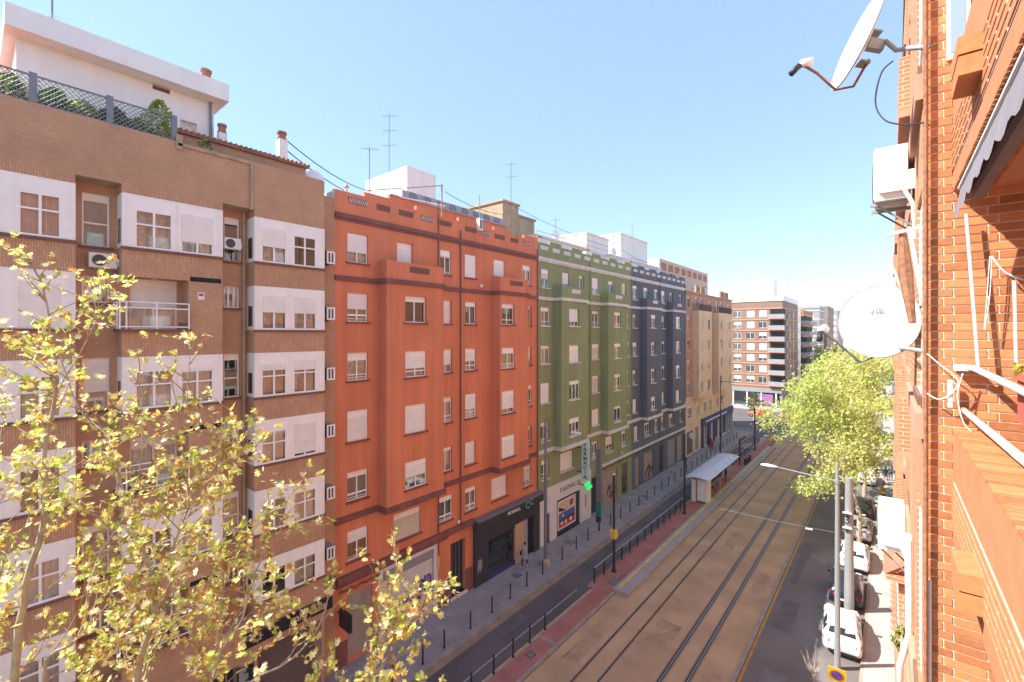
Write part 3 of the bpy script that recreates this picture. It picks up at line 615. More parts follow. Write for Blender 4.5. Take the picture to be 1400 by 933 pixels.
# ------------------------------------------------------------------ brown brick building, left
bb = thing('brown_building', 'brown brick apartment building with white window bays, nearest on the left', 'apartment building', (W, 0, 0))
PT = 24.18; BT = [21.9, 19.0, 16.17, 13.3, 10.35, 7.35]; BB = [20.03, 17.15, 14.3, 11.42, 8.52, 5.64]
s = MB(); T = TX(W); nich = [(2.33, 3.5), (6.6, 7.78), (-6.5, -5.0)]
hn = []
for (a, b) in nich[:2]:
    c = a+.25; e = a+.98
    if a > 6: c, e = a+.3, a+.9
    for f in range(6):
        hn.append((c, e, BB[f]+.0, BT[f]-.03) if f % 2 == 0 else (c, e, BB[f]+.92, BT[f]-.02))
bal = [(3.85, 5.3, BB[f]-.0, BT[f]+.05) for f in (1, 3, 5)]
holes_wall(s, T, -25, 11.8, 0, 23.3, hn+bal, 'brown_brick', .42)
s.box(-34, W-.002, 11.78, 11.8, 0, 23.3, 'brown_brick'); s.box(-34, W-.002, -25, -24.98, 0, 23.3, 'brown_brick'); s.box(-34.2, -34, -25, 11.8, 0, 23.3, 'brown_brick')
s.box(W-.3, W+.02, 10.87, 11.8, 23.3, 23.75, 'brown_soldier')
# parapet band and solid outer skin between the window bands
s.quad((B,-25,22.2), (B,10.85,22.2), (B,10.85,PT), (B,-25,PT), 'brown_brick')
s.quad((B,10.85,5.0), (W,10.85,5.0), (W,10.85,PT), (B,10.85,PT), 'brown_brick'); s.quad((B-.3,-25,PT), (B,-25,PT), (B,10.85,PT), (B-.3,10.85,PT), 'brown_soldier')
s.quad((B-.3,-25,23), (B-.3,10.85,23), (B-.3,10.85,PT), (B-.3,-25,PT), 'brown_brick')
for (a, b) in nich: s.quad((W,a,22.2), (B,a,22.2), (B,b,22.2), (W,b,22.2), 'tan_stone')
bays = [(-5.0, 2.33), (3.5, 6.6), (7.78, 10.85), (-25, -6.5)]
def solid(y0, y1, z0, z1, m='brown_soldier'):
    s.box(W, B, y0, y1, z0, z1, m)
for bi, (a, b) in enumerate(bays):
    s.box(W, B, a, b, BT[0], 22.2, 'brown_soldier', 't')
    for f in range(6):
        zt = BB[f]; zb = BT[f+1] if f < 5 else 4.95
        solid(a, b, zb, zt)
        if bi == 1 and f % 2: solid(5.45, 6.6, BB[f], BT[f]-.0, 'brown_brick')
s.box(W, B+.0, -25, 10.85, 0.13, .14, 'brown_brick')
s.build('wall', bb, fix=False)
s = MB(); s.box(-34, B-.3, -25, 10.87, 22.9, 23.3, 'roof_terracotta'); s.build('roof', bb)
def white_bay(a, b, f, wins):
    x = B+.02; k = MB(); z0, z1 = BB[f], BT[f]
    holes_wall(k, TX(x), a, b, z0, z1, [(p, q, z0+.02, z1-.04) for p, q, *_ in wins], 'white_pvc', .10, None)
    for y in (a, b): k.quad((W,y,z0), (x,y,z0), (x,y,z1), (W,y,z1), 'white_pvc')
    for y in [a+.06, a+.14, b-.06, b-.14]+[v for p, q, *_ in wins for v in (p-.1, q+.1)]:
        if a < y < b: k.box(x, x+.02, y-.012, y+.012, z0, z1, 'white_pvc')
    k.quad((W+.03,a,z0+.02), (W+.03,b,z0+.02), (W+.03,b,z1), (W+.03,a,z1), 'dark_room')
    k.build('window_bay', bb, fix=False)
    for (p, q, sh, cur) in wins:
        window(bb, TX(x), p, q, z0+.02, z1-.04, 2, .62 if sh < .9 else 0, .46 if sh < .3 else .35, sh, cur, sill=None, back=.05, name='window')
    k = MB(); k.box(B, B+.09, a-.03, b+.03, z0-.09, z0, 'brown_sill'); k.build('sill', bb)
    # side light
    k = MB(); k.box(B-.62, B-.2, a-.012, a-.002, z0+.15, z1-.85, 'dark_glass'); k.build('side_window', bb)
random.seed(31)
cc = ['curtain_beige', 'curtain_pink', 'curtain_white', 'curtain_grey', 'curtain_beige', None]
spec_c = [((.55, 'curtain_beige'), (0, None)), ((.5, 'curtain_beige'), (.5, 'curtain_beige')), ((.2, 'curtain_pink'), (.3, 'curtain_beige')), ((0, 'curtain_white'), (.9, None)), ((0, 'curtain_grey'), (0, 'curtain_white')), ((0, None), (0, 'curtain_white'))]
for f in range(6):
    a, b = spec_c[f]; white_bay(7.78, 10.85, f, [(8.05, 9.1, *a), (9.4, 10.45, *b)])
    white_bay(-5.0, 2.33, f, [(1.05, 2.0, 1.0 if f == 1 else 0, ['curtain_pink', None, 'curtain_white', 'curtain_grey', 'curtain_white', 'curtain_white'][f]), (-.4, .62, .5, 'curtain_white'), (-3.6, -1.0, .4, 'curtain_beige')])
    if f % 2 == 0: white_bay(3.5, 6.6, f, [(3.85, 4.95, 0, ['curtain_beige', 0, 'curtain_white', 0, 'curtain_grey'][f] or None), (5.2, 6.28, .72 if f == 0 else .1, 'curtain_white')])
    else:
        # recessed balcony
        window(bb, T, 3.85, 5.3, BB[f], BT[f]+.05, 2, 0, .3, [0, .5, 0, .2, 0, 0][f], 'curtain_white', sill=None, name='balcony_door')
        r = MB(); zt = BB[f]+.95
        for zz in (zt, zt-.2, BB[f]+.08): r.tube([(W+.1,3.42,zz), (B+.12,3.42,zz), (B+.12,5.43,zz)], .025, 'white_pvc', 6)
        for (x, y) in ((B+.12,3.42), (B+.12,5.43), (B+.12,3.6), (B+.12,4.45), (W+.5,3.42)): r.box(x-.02, x+.02, y-.02, y+.02, BB[f], zt, 'white_pvc')
        rr = r.build('balcony_railing', bb); r = MB(); r.quad((B+.12,3.62,BB[f]+.12), (B+.12,5.4,BB[f]+.12), (B+.12,5.4,zt-.22), (B+.12,3.62,zt-.22), 'window_glass'); r.build('glass_panel', rr)
        r = MB(); r.box(W, B+.18, 3.4, 5.5, BB[f]-.1, BB[f]+.001, 'brown_sill'); r.build('balcony_floor', bb)
        r = MB(); r.box(B-.004, B+.004, 5.5, 6.55, BT[f]-.02, BT[f]+.16, 'dark_room'); r.build('vent_slot', bb)
        r = MB(); r.tube([(W+.3,4.5,BT[f]+.1), (W+.3,4.5,BT[f]-.05)], [.06, .1], 'curtain_white', 8); r.build('ceiling_lamp', bb)
for h in hn:
    f = (0 if h[3] > 20 else 1)
    window(bb, T, *h, 1 if h[3]-h[2] > 1.5 else 3, .5 if h[3]-h[2] > 1.5 else 0, .22 if h[3]-h[2] > 1.5 else 0, random.choice([0, 0, .3, .6]) if h[3]-h[2] > 1.5 else 0, random.choice(cc), sill='brown_sill')
s = MB(); s.tube([(W+.12,7.62,4), (W+.12,7.62,22.1)], .06, 'tan_stone', 8); s.tube([(B+.06,7.65,22.15), (B+.06,7.65,PT-.1)], .05, 'yellow_paint' if 0 else 'tan_stone', 8); s.box(B, B+.07, 5.1, 7.7, PT-.16, PT-.06, 'tan_stone'); s.box(B, B+.07, 5.05, 5.25, PT-.3, PT+.25, 'tan_stone'); s.build('drain_pipe', bb)
# small plate and details
for (y, z) in ((5.75, 18.3), (5.8, 12.3)):
    s = MB(); s.box(B, B+.015, y, y+.22, z, z+.28, 'sign_white'); s.box(B+.015, B+.02, y+.03, y+.19, z+.14, z+.24, 'poster_red' if z > 15 else 'sign_white'); s.build('wall_plate', bb)
# low tiled attic wall, penthouse
s = MB(); s.box(-30, -22.0, 5.4, 10.7, PT-.9, 25.05, 'brown_brick', 'b'); s.build('attic_wall', bb)
s = MB(); s.add([(-21.85,5.3,25.05), (-21.85,10.8,25.05), (-30,10.8,26.6), (-30,5.3,26.6), (-21.85,5.3,25.17), (-21.85,10.8,25.17), (-30,10.8,26.72), (-30,5.3,26.72)], [(0,1,2,3), (4,5,6,7), (0,1,5,4), (1,2,6,5), (3,0,4,7)], 'roof_tile')
for k in range(28): s.tube([(-21.8,5.35+k*.2,25.17), (-24.5,5.35+k*.2,25.69)], .07, 'roof_tile', 6)
s.build('tiled_roof', bb)
pe = MB(); holes_wall(pe, TX(-23.3), 1.15, 7.15, 23.3, 27.65, [(4.95, 5.55, 27.05, 27.5), (5.9, 6.5, 25.75, 26.15)], 'white_render', .3, 'dark_room'); pe.box(-31, -23.302, 1.15, 7.15, 23.3, 27.65, 'white_render', 'be'); pe.build('penthouse_wall', bb, fix=False)
for (a, b, z0, z1) in ((4.95, 5.55, 27.05, 27.5), (5.9, 6.5, 25.75, 26.15)): s = MB(); s.box(-23.5, -23.45, a, b, z0, z1, 'brown_wood' if z0 > 26.5 else 'curtain_beige'); s.build('window', bb)
s = MB(); s.box(-32, -22.5, .85, 7.5, 27.25, 28.0, 'white_render'); s.box(-31, -22.8, 2.6, 4.4, 28.0, 28.12, 'white_render'); s.build('penthouse_roof', bb)
s = MB(); s.tube([(-23.2,7.0,24), (-23.2,7.0,27.25)], .06, 'grey_metal', 8); s.build('drain_pipe', bb)
for (x, y, z0, z1, r) in ((-24, 7.05, 28.0, 29.05, .2), (-22.9, 7.35, 25.2, 26.35, .16), (-23.5, 10.2, 25.3, 27.15, .2)):
    s = MB(); s.box(x-r, x+r, y-r, y+r, z0-.4, z1-.45, 'white_render'); c = s.build('chimney', bb)
    s = MB(); s.cyl((x,y,z1-.45), r*1.15, .08, 'roof_tile', 14); s.cyl((x,y,z1-.37), r*.95, .22, 'roof_tile', 14); s.cyl((x,y,z1-.15), r*1.15, .1, 'roof_tile', 14); s.build('chimney_pot', c)
# ground floor of the brown building
s = MB(); s.box(B-.75, B-.7, 7.9, 10.75, .14, 3.6, 'roller_brown'); s.box(W-.02, W+.02, 3, 10.8, .13, 4.9, 'brown_brick'); s.build('roller_door', bb)
s = MB(); s.box(W, B, 7.2, 7.9, .13, 4.95, 'brown_brick'); s.box(W, B, 10.72, 10.85, .13, 4.95, 'brown_brick'); s.box(W, B, 7.9, 10.72, 3.6, 4.95, 'brown_brick'); s.box(W, B, -25, 4.0, .13, 4.95, 'brown_brick'); s.box(W, B, 4.0, 7.2, 3.4, 4.95, 'brown_brick'); s.build('ground_floor_wall', bb)
s = MB(); s.box(W+.1, W+.16, 4.0, 7.2, .13, 3.4, 'shop_dark'); s.build('shop_window', bb)
sg = thing('shop_sign', 'long black fascia sign with gold flower and the words mi Nails', 'sign', (B, 9.2, 4))
s = MB(); s.box(B+.01, B+.12, 7.35, 11.2, 3.98, 4.55, 'sign_black'); s.build('panel', sg)
text_obj('lettering', 'mi Nails', .50, 'gold', face_x(B+.125, 10.05, 4.27), sg, .006, .012, sx=1.0)
s = MB()
for k in range(8):
    a = k*math.pi/4; c, n = math.cos(a), math.sin(a)
    s.add([(B+.125, 7.85+.06*c, 4.27+.06*n), (B+.125, 7.85+.14*c-.05*n, 4.27+.14*n+.05*c), (B+.125, 7.85+.25*c, 4.27+.25*n), (B+.125, 7.85+.14*c+.05*n, 4.27+.14*n-.05*c)], [(0,1,2,3)], 'gold')
s.build('flower_emblem', sg, fix=False)
mb_ = thing('price_board', 'black board with rows of white writing on the brown brick pier', 'sign', (B, 7.4, 2.4))
s = MB(); s.box(B+.01, B+.04, 7.1, 7.75, 1.9, 3.3, 'sign_black'); s.build('panel', mb_)
s = MB()
random.seed(2)
for k in range(14): s.box(B+.041, B+.044, 7.18, 7.3+.38*random.random(), 2.05+k*.085, 2.08+k*.085, 'sign_white')
s.build('writing', mb_)
# ------------------------------------------------------------------ things on the roofs
def roof_hut(label, x0, x1, y0, y1, z0, z1, m, top='white_render', ov=.12):
    t = thing('roof_hut', label, 'rooftop hut', ((x0+x1)/2, (y0+y1)/2, z0))
    s = MB(); s.box(x0, x1, y0, y1, z0, z1, m, 'b'); s.build('wall', t)
    s = MB(); s.box(x0-ov, x1+ov, y0-ov, y1+ov, z1, z1+.16, top); s.build('roof', t)
    return t
roof_hut('tall white cube stair hut on the red building roof', -32.2, -26.9, 20.5, 23.2, 23.4, 29.0, 'white_render', ov=.02)
roof_hut('tan and white stair hut at the far end of the red roof', -31, -25, 28.9, 31.0, 23.4, 28.1, 'tan_stone', 'tan_stone')
roof_hut('lower tan lift hut with open side beside the taller tan hut', -31, -25.2, 31.2, 33.6, 23.4, 27.3, 'tan_stone', 'grey_stucco')
roof_hut('white hut in the middle of the green building roof', -31, -25, 42.6, 47.6, 23.4, 27.7, 'white_render')
roof_hut('white hut with dark corner post on the blue building roof', -31, -25, 50.6, 58.5, 23.4, 29.0, 'white_render')
roof_hut('long low white wash house behind the green parapet', -26.5, -24.2, 32.5, 42, 23.4, 25.7, 'white_render')
roof_hut('long low white wash house behind the blue parapet', -26.5, -24.2, 46.5, 61, 23.4, 25.8, 'white_render')
s = MB(); s.box(-24.6, -24.35, 17.2, 28.6, 23.4, 25.75, 'red_paint', 'b'); s.box(-24.7, -24.25, 17.2, 28.6, 25.75, 25.85, 'concrete')
tag(s.build('roof_wall'), 'long red wall with a grey top behind the red parapet', 'wall')
s = MB()
for k in range(17): s.box(-24.65, -24.5, 18.3+k*.6, 18.85+k*.6, 25.86, 26.4, 'grey_metal' if k % 2 else 'galvanised')
tag(s.build('solar_panel'), 'row of grey glazed panels above the red roof wall', 'roof panels')
def antenna(label, x, y, z0, z1, n=3, rz=0.0):
    t = thing('antenna', label, 'antenna', (x, y, z0), rz)
    s = MB(); s.tube([(0,0,0), (0,0,z1-z0)], .03, 'grey_metal', 6); local(s, 'mast', t)
    s = MB()
    for i in range(n):
        z = z1-z0-.15-i*1.1; s.tube([(-.5,0,z), (.6,0,z)], .015, 'galvanised', 5)
        for k in range(7): s.tube([(-.45+k*.16,-.28+.02*k,z), (-.45+k*.16,.28-.02*k,z)], .01, 'galvanised', 4)
    local(s, 'aerial', t)
antenna('tall mast aerial behind the white cube hut', -28.8, 20.3, 26, 33.4, 3, .6)
antenna('plain white pole aerial just left of the white cube hut', -25.5, 16.5, 23.4, 28.9, 1, .9)
antenna('aerial mast on the taller tan roof hut', -25.6, 30.7, 28.1, 32.0, 2, .4)
antenna('aerial above the green building roof', -25.5, 37.5, 25.7, 28.4, 2, .2)
antenna('aerial standing on the penthouse roof at top left', -24, 2.1, 28.1, 29.9, 2, .2)
antenna('small aerial on the blue roof hut', -26, 56, 29.1, 31.2, 2)
antenna('aerial on the flat roof of the corner block, left', -26, 121, 25, 31, 2); antenna('aerial on the flat roof of the corner block, right', -18.5, 124, 25, 31, 2, 1)
def cable(label, pts, r=.02, m='dark_metal', sag=0):
    P = []
    for i in range(len(pts)-1):
        a, b = Vector(pts[i]), Vector(pts[i+1])
        for k in range(12 if sag else 1):
            t = k/12; p = a.lerp(b, t); p.z -= sag*4*t*(1-t); P.append(p)
    P.append(Vector(pts[-1])); s = MB(); s.tube(P, r, m, 5); o = s.build('cable'); tag(o, label, 'cable'); return o
cable('upper black cable crossing the sky from the brown roof to the white hut', [(-23.5,10.2,26.9), (-31.5,20.9,28.2)], .03, sag=.5)
cable('lower black cable crossing the sky from the brown roof to the white hut', [(-23.5,10.2,26.4), (-31.5,20.9,27.5)], .03, sag=.5)
cable('cable slung from the red roof post to the tan hut', [(-21.5,19.3,25.9), (-25,29,27.0)], .02, sag=.3)
cable('thin cable strung above the green and blue roofs', [(-25,31,27.9), (-24.5,50,26.9), (-24.5,62,26.6)], .02, sag=.4)
# low pipes, vents and rails on the painted roofs
random.seed(19)
for i, (x, y, h, k) in enumerate(((-22.6,13.2,1.5,0), (-23.2,16.9,1.2,1), (-22.8,26.0,1.3,0), (-22.4,30.2,1.5,1), (-23.0,34.4,1.4,0), (-22.6,38.3,1.6,1), (-22.9,43.9,1.3,0), (-22.5,47.4,1.5,1), (-23.1,52.6,1.5,0), (-22.7,60.2,1.4,1), (-24.0,66.0,1.3,0), (-24,79.5,1.3,1))):
    nm = ['over the left end of the red parapet','behind the third red parapet block','near the tan hut on the red roof','at the left end of the green roof','by the first green cable mast','left of the white hut on the green roof','at the right end of the green roof','at the left end of the blue roof','near the tall white hut on the blue roof','at the right end of the blue roof','on the cream building roof, left','on the cream building roof, right'][i]
    t = thing('roof_vent', ('white pipe vent ' if k == 0 else 'tiled brick vent ')+nm, 'roof vent', (x, y, 23.4))
    s = MB()
    if k == 0: s.tube([(x,y,23.4), (x,y,23.4+h)], .09, 'white_render', 8)
    else: s.box(x-.22, x+.22, y-.22, y+.22, 23.4, 23.4+h, 'white_render')
    s.build('shaft', t); s = MB()
    if k == 0: s.tube([(x,y,23.4+h), (x,y,23.55+h)], [.16, .05], 'galvanised', 10)
    else: s.box(x-.3, x+.3, y-.3, y+.3, 23.4+h, 23.5+h, 'roof_tile')
    s.build('cap', t)
for (y0, y1, lb) in ((29.5, 45, 'thin pipe railing along the green building roof'), (46.5, 61.5, 'thin pipe railing along the blue building roof')):
    s = MB()
    for k in range(9): y = y0+(y1-y0)*k/8; s.tube([(-21.9,y,23.4), (-21.9,y,25.3)], .025, 'galvanised', 5)
    for z in (24.8, 25.3): s.tube([(-21.9,y0,z), (-21.9,y1,z)], .02, 'galvanised', 5)
    tag(s.build('roof_railing'), lb, 'railing')
for i, (x, y, z, lb) in enumerate(((-22.4, 11.3, 24.2, 'small white dish on the roof between the brown and red buildings'), (-24.8, 48.2, 25.9, 'small dish above the blue roof wash house'), (-24.6, 36, 25.8, 'small dish above the green roof wash house'))):
    t = thing('roof_dish', lb, 'satellite dish', (x, y, z)); s = MB(); s.tube([(x+.12,y-.05,z+.55), (x+.16,y-.07,z+.56), (x+.24,y-.1,z+.58)], [.1, .3, .42], 'dish_white', 16); s.build('reflector', t); s = MB(); s.tube([(x,y,z-.4), (x+.02,y,z+.5), (x+.14,y-.05,z+.55)], .03, 'grey_metal', 6); s.build('mast', t)
for i, (y0, y1, x, z, lb) in enumerate(((11.9, 14.3, W+.2, 4.05, 'tangled black cables along the base cornice of the red building'), (11.0, 11.8, W+.1, 4.9, 'black cables at the corner of the brown building above its sign'), (38.6, 45.5, W+.18, 4.05, 'black cable run under the white band of the green building'), (46, 62, W+.18, 4.08, 'black cable run under the white band of the blue building'))):
    P = [(x+.02*math.sin(k*2.3), y0+(y1-y0)*k/16, z+.05*math.sin(k*1.7+i)) for k in range(17)]; s = MB(); s.tube(P, .025, 'dark_metal', 5); s.tube([(p[0]+.03, p[1], p[2]-.07-.03*math.cos(k)) for k, p in enumerate(P)], .018, 'dark_metal', 5); tag(s.build('cable'), lb, 'cable')
for i, (y, z, lb) in enumerate(((22.3, 20.2, 'round white meter lamp beside a top window of the red building'), (20.2, 4.95, 'small round white wall light over the red entrance'), (43.2, 4.7, 'small wall lamp above the brown shutter of the green building'))):
    s = MB(); s.tube([(W,y,z), (W+.12,y,z), (W+.16,y,z)], [.05, .13, .06], 'lamp_head', 10); tag(s.build('wall_lamp'), lb.replace('meter ', ''), 'wall lamp')
# red roof clothes-line frame
s = MB(); s.tube([(-21.45,19.0,24.2), (-21.45,19.0,26.3)], .05, 'tan_stone', 6); s.tube([(-21.45,19.0,26.2), (-24.2,15.5,25.6)], .035, 'tan_stone', 6); s.tube([(-21.45,19.25,25.0), (-23.5,17.3,25.5)], .03, 'white_paint', 6); s.tube([(-21.45,19.2,24.9), (-21.45,17.6,24.9)], .03, 'white_paint', 6)
tag(s.build('clothes_line_frame'), 'bent pale metal clothes line frame on the red parapet', 'clothes line')
s = thing('roof_lantern', 'small white glazed lantern box on the red parapet', 'lamp', (-21.2, 22.1, 24.0))
k = MB(); k.box(-21.3, -21.05, 21.95, 22.3, 23.9, 24.7, 'white_pvc'); k.build('case', s); k = MB(); k.box(-21.05, -21.04, 22.0, 22.25, 24.0, 24.6, 'window_glass'); k.build('glass_panel', s); k = MB(); k.tube([(-21.2,22.12,24.7), (-21.2,22.12,26.3)], .03, 'galvanised', 6); k.build('pole', s)
# terrace fence and plants on the brown roof
fe = thing('terrace_fence', 'grey lattice fence along the edge of the brown roof terrace', 'fence', (-20.7, 1, 24.18))
for y in (-2.5, -.5, 1.38, 3.21, 5.04): s = MB(); s.box(-20.76, -20.64, y-.09, y+.09, 24.18, 25.18, 'grey_metal'); s.build('post', fe)
s = MB()
for k in range(-8, 60):
    y = -2.5+k*.15
    for sg_ in (1, -1):
        y0, y1 = (y, y+.84) if sg_ > 0 else (y+.84, y)
        a = Vector((-20.7+.008*sg_, y0, 24.26)); b = Vector((-20.7+.008*sg_, y1, 25.1))
        lo, hi = min(y0, y1), max(y0, y1)
        if lo < -2.5 or hi > 5.0: continue
        s.tube([a, b], .012, 'galvanised', 4)
for z in (24.25, 25.1): s.box(-20.72, -20.68, -2.5, 5.0, z-.025, z+.025, 'grey_metal')
s.build('lattice', fe)
def bush(name, label, cat, c, r, h, n, mats, size=.1, group=None, stem='bark'):
    t = thing(name, label, cat, c, 0, group); s = MB()
    for k in range(n):
        a = random.random()*6.283; e = random.random(); rr = r*(.35+.65*random.random()); z = h*(.15+.85*random.random())
        p = Vector((rr*math.cos(a)*math.sin(math.pi*min(.95, z/h*.8+.15)), rr*math.sin(a)*math.sin(math.pi*min(.95, z/h*.8+.15)), z))
        d = Vector((random.gauss(0,1), random.gauss(0,1), random.gauss(0,1))).normalized(); u = d.orthogonal().normalized()*size*(.6+.7*random.random()); w = d.cross(u)*.6
        s.add([p-u, p+w, p+u*1.2, p-w], [(0,1,2,3)], random.choice(mats))
    me = s.mesh('foliage'); link('foliage', me, t, False)
    s = MB()
    for k in range(4): s.tube([(0,0,-.05), (.1*math.cos(k*1.6), .1*math.sin(k*1.6), h*.4), (r*.5*math.cos(k*1.6), r*.5*math.sin(k*1.6), h*.75)], [.03, .02, .008], stem, 5)
    local(s, 'stem', t); return t
random.seed(8)
for i, (y, x, r, h, mm, lb) in enumerate(((-1.6,-21.4,.6,1.0,['plant_leaf'],'dark green shrub at the left end of the roof terrace'), (.9,-21.3,.55,.95,['plant_leaf','plant_light'],'green shrub behind the leftmost visible fence panel'), (1.9,-21.3,.5,.9,['plant_leaf'],'dark bushy shrub right of the first fence post'),
        (2.6,-21.4,.5,.8,['plant_light','leaf_green'],'yellowish green shrub behind the middle of the fence'), (3.4,-21.3,.5,.85,['plant_leaf'],'dark green shrub at the second fence post'), (4.1,-21.3,.45,.7,['plant_leaf','plant_light'],'mixed green shrub behind the last fence panel'),
        (4.75,-21.4,.6,1.65,['plant_light'],'tall bright light green plant rising above the end of the fence'), (6.1,-20.9,.3,.35,['plant_leaf','plant_light'],'tiny green weed growing on the parapet right of the fence'))):
    bush('terrace_plant', lb, 'plant', (x, y, 23.3+(.9 if i != 7 else 1.0)), r, h, 420 if i != 7 else 60, mm, .09, 'plants on the roof terrace')
s = MB(); s.box(-21.9, -20.9, -2.4, 5.0, 23.3, 24.15, 'roof_terracotta'); tag(s.build('planter'), 'long planter hidden behind the lattice fence on the brown roof', 'planter')

# ------------------------------------------------------------------ air conditioners
def ac_unit(label, loc, rz, w=.8, h=.58, d=.3, bracket=True, group='air conditioners on the walls'):
    t = thing('air_conditioner', label, 'air conditioner', loc, rz, group)   # local +x = outward, back at x=0
    s = MB(); s.box(.06, .06+d, -w/2, w/2, 0, h, 'ac_white'); s.box(.06+d, .07+d, -w/2+.02, w/2-.02, .03, h-.03, 'ac_white'); local(s, 'casing', t)
    s = MB(); cy = -w*.14; R_ = h*.38
    for k in range(5): 
        r = R_*(1-k*.18); s.tube([(.078+d, cy+r*math.cos(a*.3927), h/2+r*math.sin(a*.3927)) for a in range(17)], .006, 'ac_grill', 4)
    s.add([(.0725+d, cy+R_*math.cos(a*.3927), h/2+R_*math.sin(a*.3927)) for a in range(16)], [tuple(range(16))], 'ac_grill'); local(s, 'fan_grille', t)
    s = MB(); s.box(.0, .02+d, w/2, w/2+.05, .08, .3, 'ac_white'); s.tube([(.1,w/2+.03,.1), (.02,w/2+.08,-.1), (.0,w/2+.08,-.5)], .02, 'white_paint', 6); local(s, 'pipe', t)
    if bracket:
        for y in (-w*.32, w*.32): s = MB(); s.box(-.01, .1+d, y-.02, y+.02, -.04, -.002, 'galvanised'); s.box(-.01, .02, y-.02, y+.02, -.35, -.04, 'galvanised'); s.tube([(.0,y,-.33), (.04+d,y,-.03)], .012, 'galvanised', 5); local(s, 'bracket', t)
    return t
ac_unit('white air conditioner with a round dark fan under the leftmost recessed window', (W, 3.08, 19.27), 0, .74, .5)
ac_unit('white air conditioner set across the second recessed window of the brown building', (W+.05, 7.1, 20.48), 0, .62, .46)
for i, z in enumerate((20.35, 17.65, 14.75, 12.0, 9.0, 6.1)):
    o = thing('air_conditioner', ['top', 'second', 'third', 'fourth', 'fifth', 'lowest'][i]+' small grey box unit on the brown strip next to the red building', 'air conditioner', (W, 11.25, z), 0, 'small box units on the brown strip')
    s = MB(); s.box(0, .55, -.16, .26, 0, .6, 'grey_stucco'); local(s, 'casing', o)
    s = MB(); s.box(.551, .58, -.16, .26, 0, .07, 'white_pvc'); s.box(.551, .58, -.16, .26, .53, .6, 'white_pvc'); s.box(.551, .58, -.16, -.08, .07, .53, 'white_pvc'); s.box(.551, .58, .02, .08, .07, .53, 'white_pvc'); s.box(.551, .58, .18, .26, .07, .53, 'white_pvc'); local(s, 'front_frame', o)
    s = MB(); s.box(.03, .5, .265, .275, .08, .5, 'ac_grill'); s.box(.551, .556, -.08, .02, .07, .53, 'ac_grill'); s.box(.551, .556, .08, .18, .07, .53, 'ac_grill'); local(s, 'grille', o)
    s = MB(); s.box(0, .5, 0, .06, -.06, -.001, 'galvanised'); local(s, 'bracket', o)
# ------------------------------------------------------------------ street furniture
def bollard_proto():
    t = thing('bollard', '', 'bollard', (0,0,0), 0, 'black bollards along the kerbs')
    s = MB(); s.cyl((0,0,0), .045, .92, 'dark_metal', 12); s.cyl((0,0,0), .07, .05, 'dark_metal', 12); local(s, 'post', t, False)
    s = MB(); s.tube([(0,0,.92), (0,0,.96), (0,0,.985)], [.05, .045, .02], 'dark_metal', 12); local(s, 'cap', t); return t
bp = bollard_proto(); first = True
marks = [(11.2,'in front of the brown building, partly behind leaves'), (13.1,'in front of the grey shutter of the red building'), (14.94,'before the graffiti shutter, nearer one'), (16.44,'before the graffiti shutter, farther one'), (18.5,'just before the red building door'), (20.4,'directly in front of the red building door'), (22.2,'in front of the left pier of the charcoal shop'),
         (24.0,'in front of the charcoal shop window'), (25.9,'beside the base of the near street lamp'), (28.5,'first beyond the near street lamp'), (30.6,'second beyond the near street lamp'), (32.5,'before the pharmacy picture window')]
y = 34.6; refs = ['beside the traffic signal mast', 'before the green building door', 'before the wide beige shutter of the green building', 'before the far half of that beige shutter', 'before the narrow brown shutter', 'at the joint of green and blue building', 'before the first blue building shutter', 'before the graffitied shutter of the blue building', 'before the far edge of the graffitied shutter',
    'before the blue building door', 'just past the blue building door', 'before the grey shutter of the blue building', 'before the far end of the grey shutter', 'at the joint of blue and cream building', 'before the round white sign', 'before the cream shop door', 'at the start of the navy shop', 'before the first navy shop door', 'before the middle of the navy shop', 'before the second navy shop door', 'before the far navy shop window', 'near the corner end of the navy shop', 'last at the street corner', ]
for i in range(23): marks.append((36.4+i*1.95, refs[i]))
for i, (y, lb) in enumerate(marks):
    o = bp if i == 0 else copy_tree(bp)
    o.location = (-18.32-min(.6, max(0, (y-15)*.035)), y, .13); o['label'] = ('black kerb bollard '+lb)
for y, lb in ((16.77,'nearest the bottom edge'), (18.28,'second from the bottom edge'), (19.71,'third from the bottom edge'), (21.13,'farthest, just past the paving joint'), (15.2,'at the bottom edge, half cut off')):
    o = copy_tree(bp); o.location = (-15.1, y, .13); o['label'] = 'black bollard on the red median paving, '+lb
def railing(label, x, y0, y1, z=.15):
    t = thing('railing', label, 'railing', (x, (y0+y1)/2, z)); s = MB()
    n = int((y1-y0)/1.35)
    for k in range(n+1): s.box(x-.04, x+.04, y0+k*(y1-y0)/n-.04, y0+k*(y1-y0)/n+.04, z, z+1.0, 'dark_metal')
    s.build('post', t)
    s = MB(); s.tube([(x,y0,z+1.0), (x,y1,z+1.0)], .04, 'galvanised', 8); s.build('handrail', t)
    s = MB(); s.tube([(x,y0,z+.5), (x,y1,z+.5)], .02, 'dark_metal', 6); s.tube([(x,y0,z+.2), (x,y1,z+.2)], .02, 'dark_metal', 6); s.build('rail', t)
railing('black kerbside railing between the bus lane and the near part of the tram platform', -15.35, 27.2, 45.0)
railing('black kerbside railing beyond the tram shelter', -15.35, 62.5, 73.0)
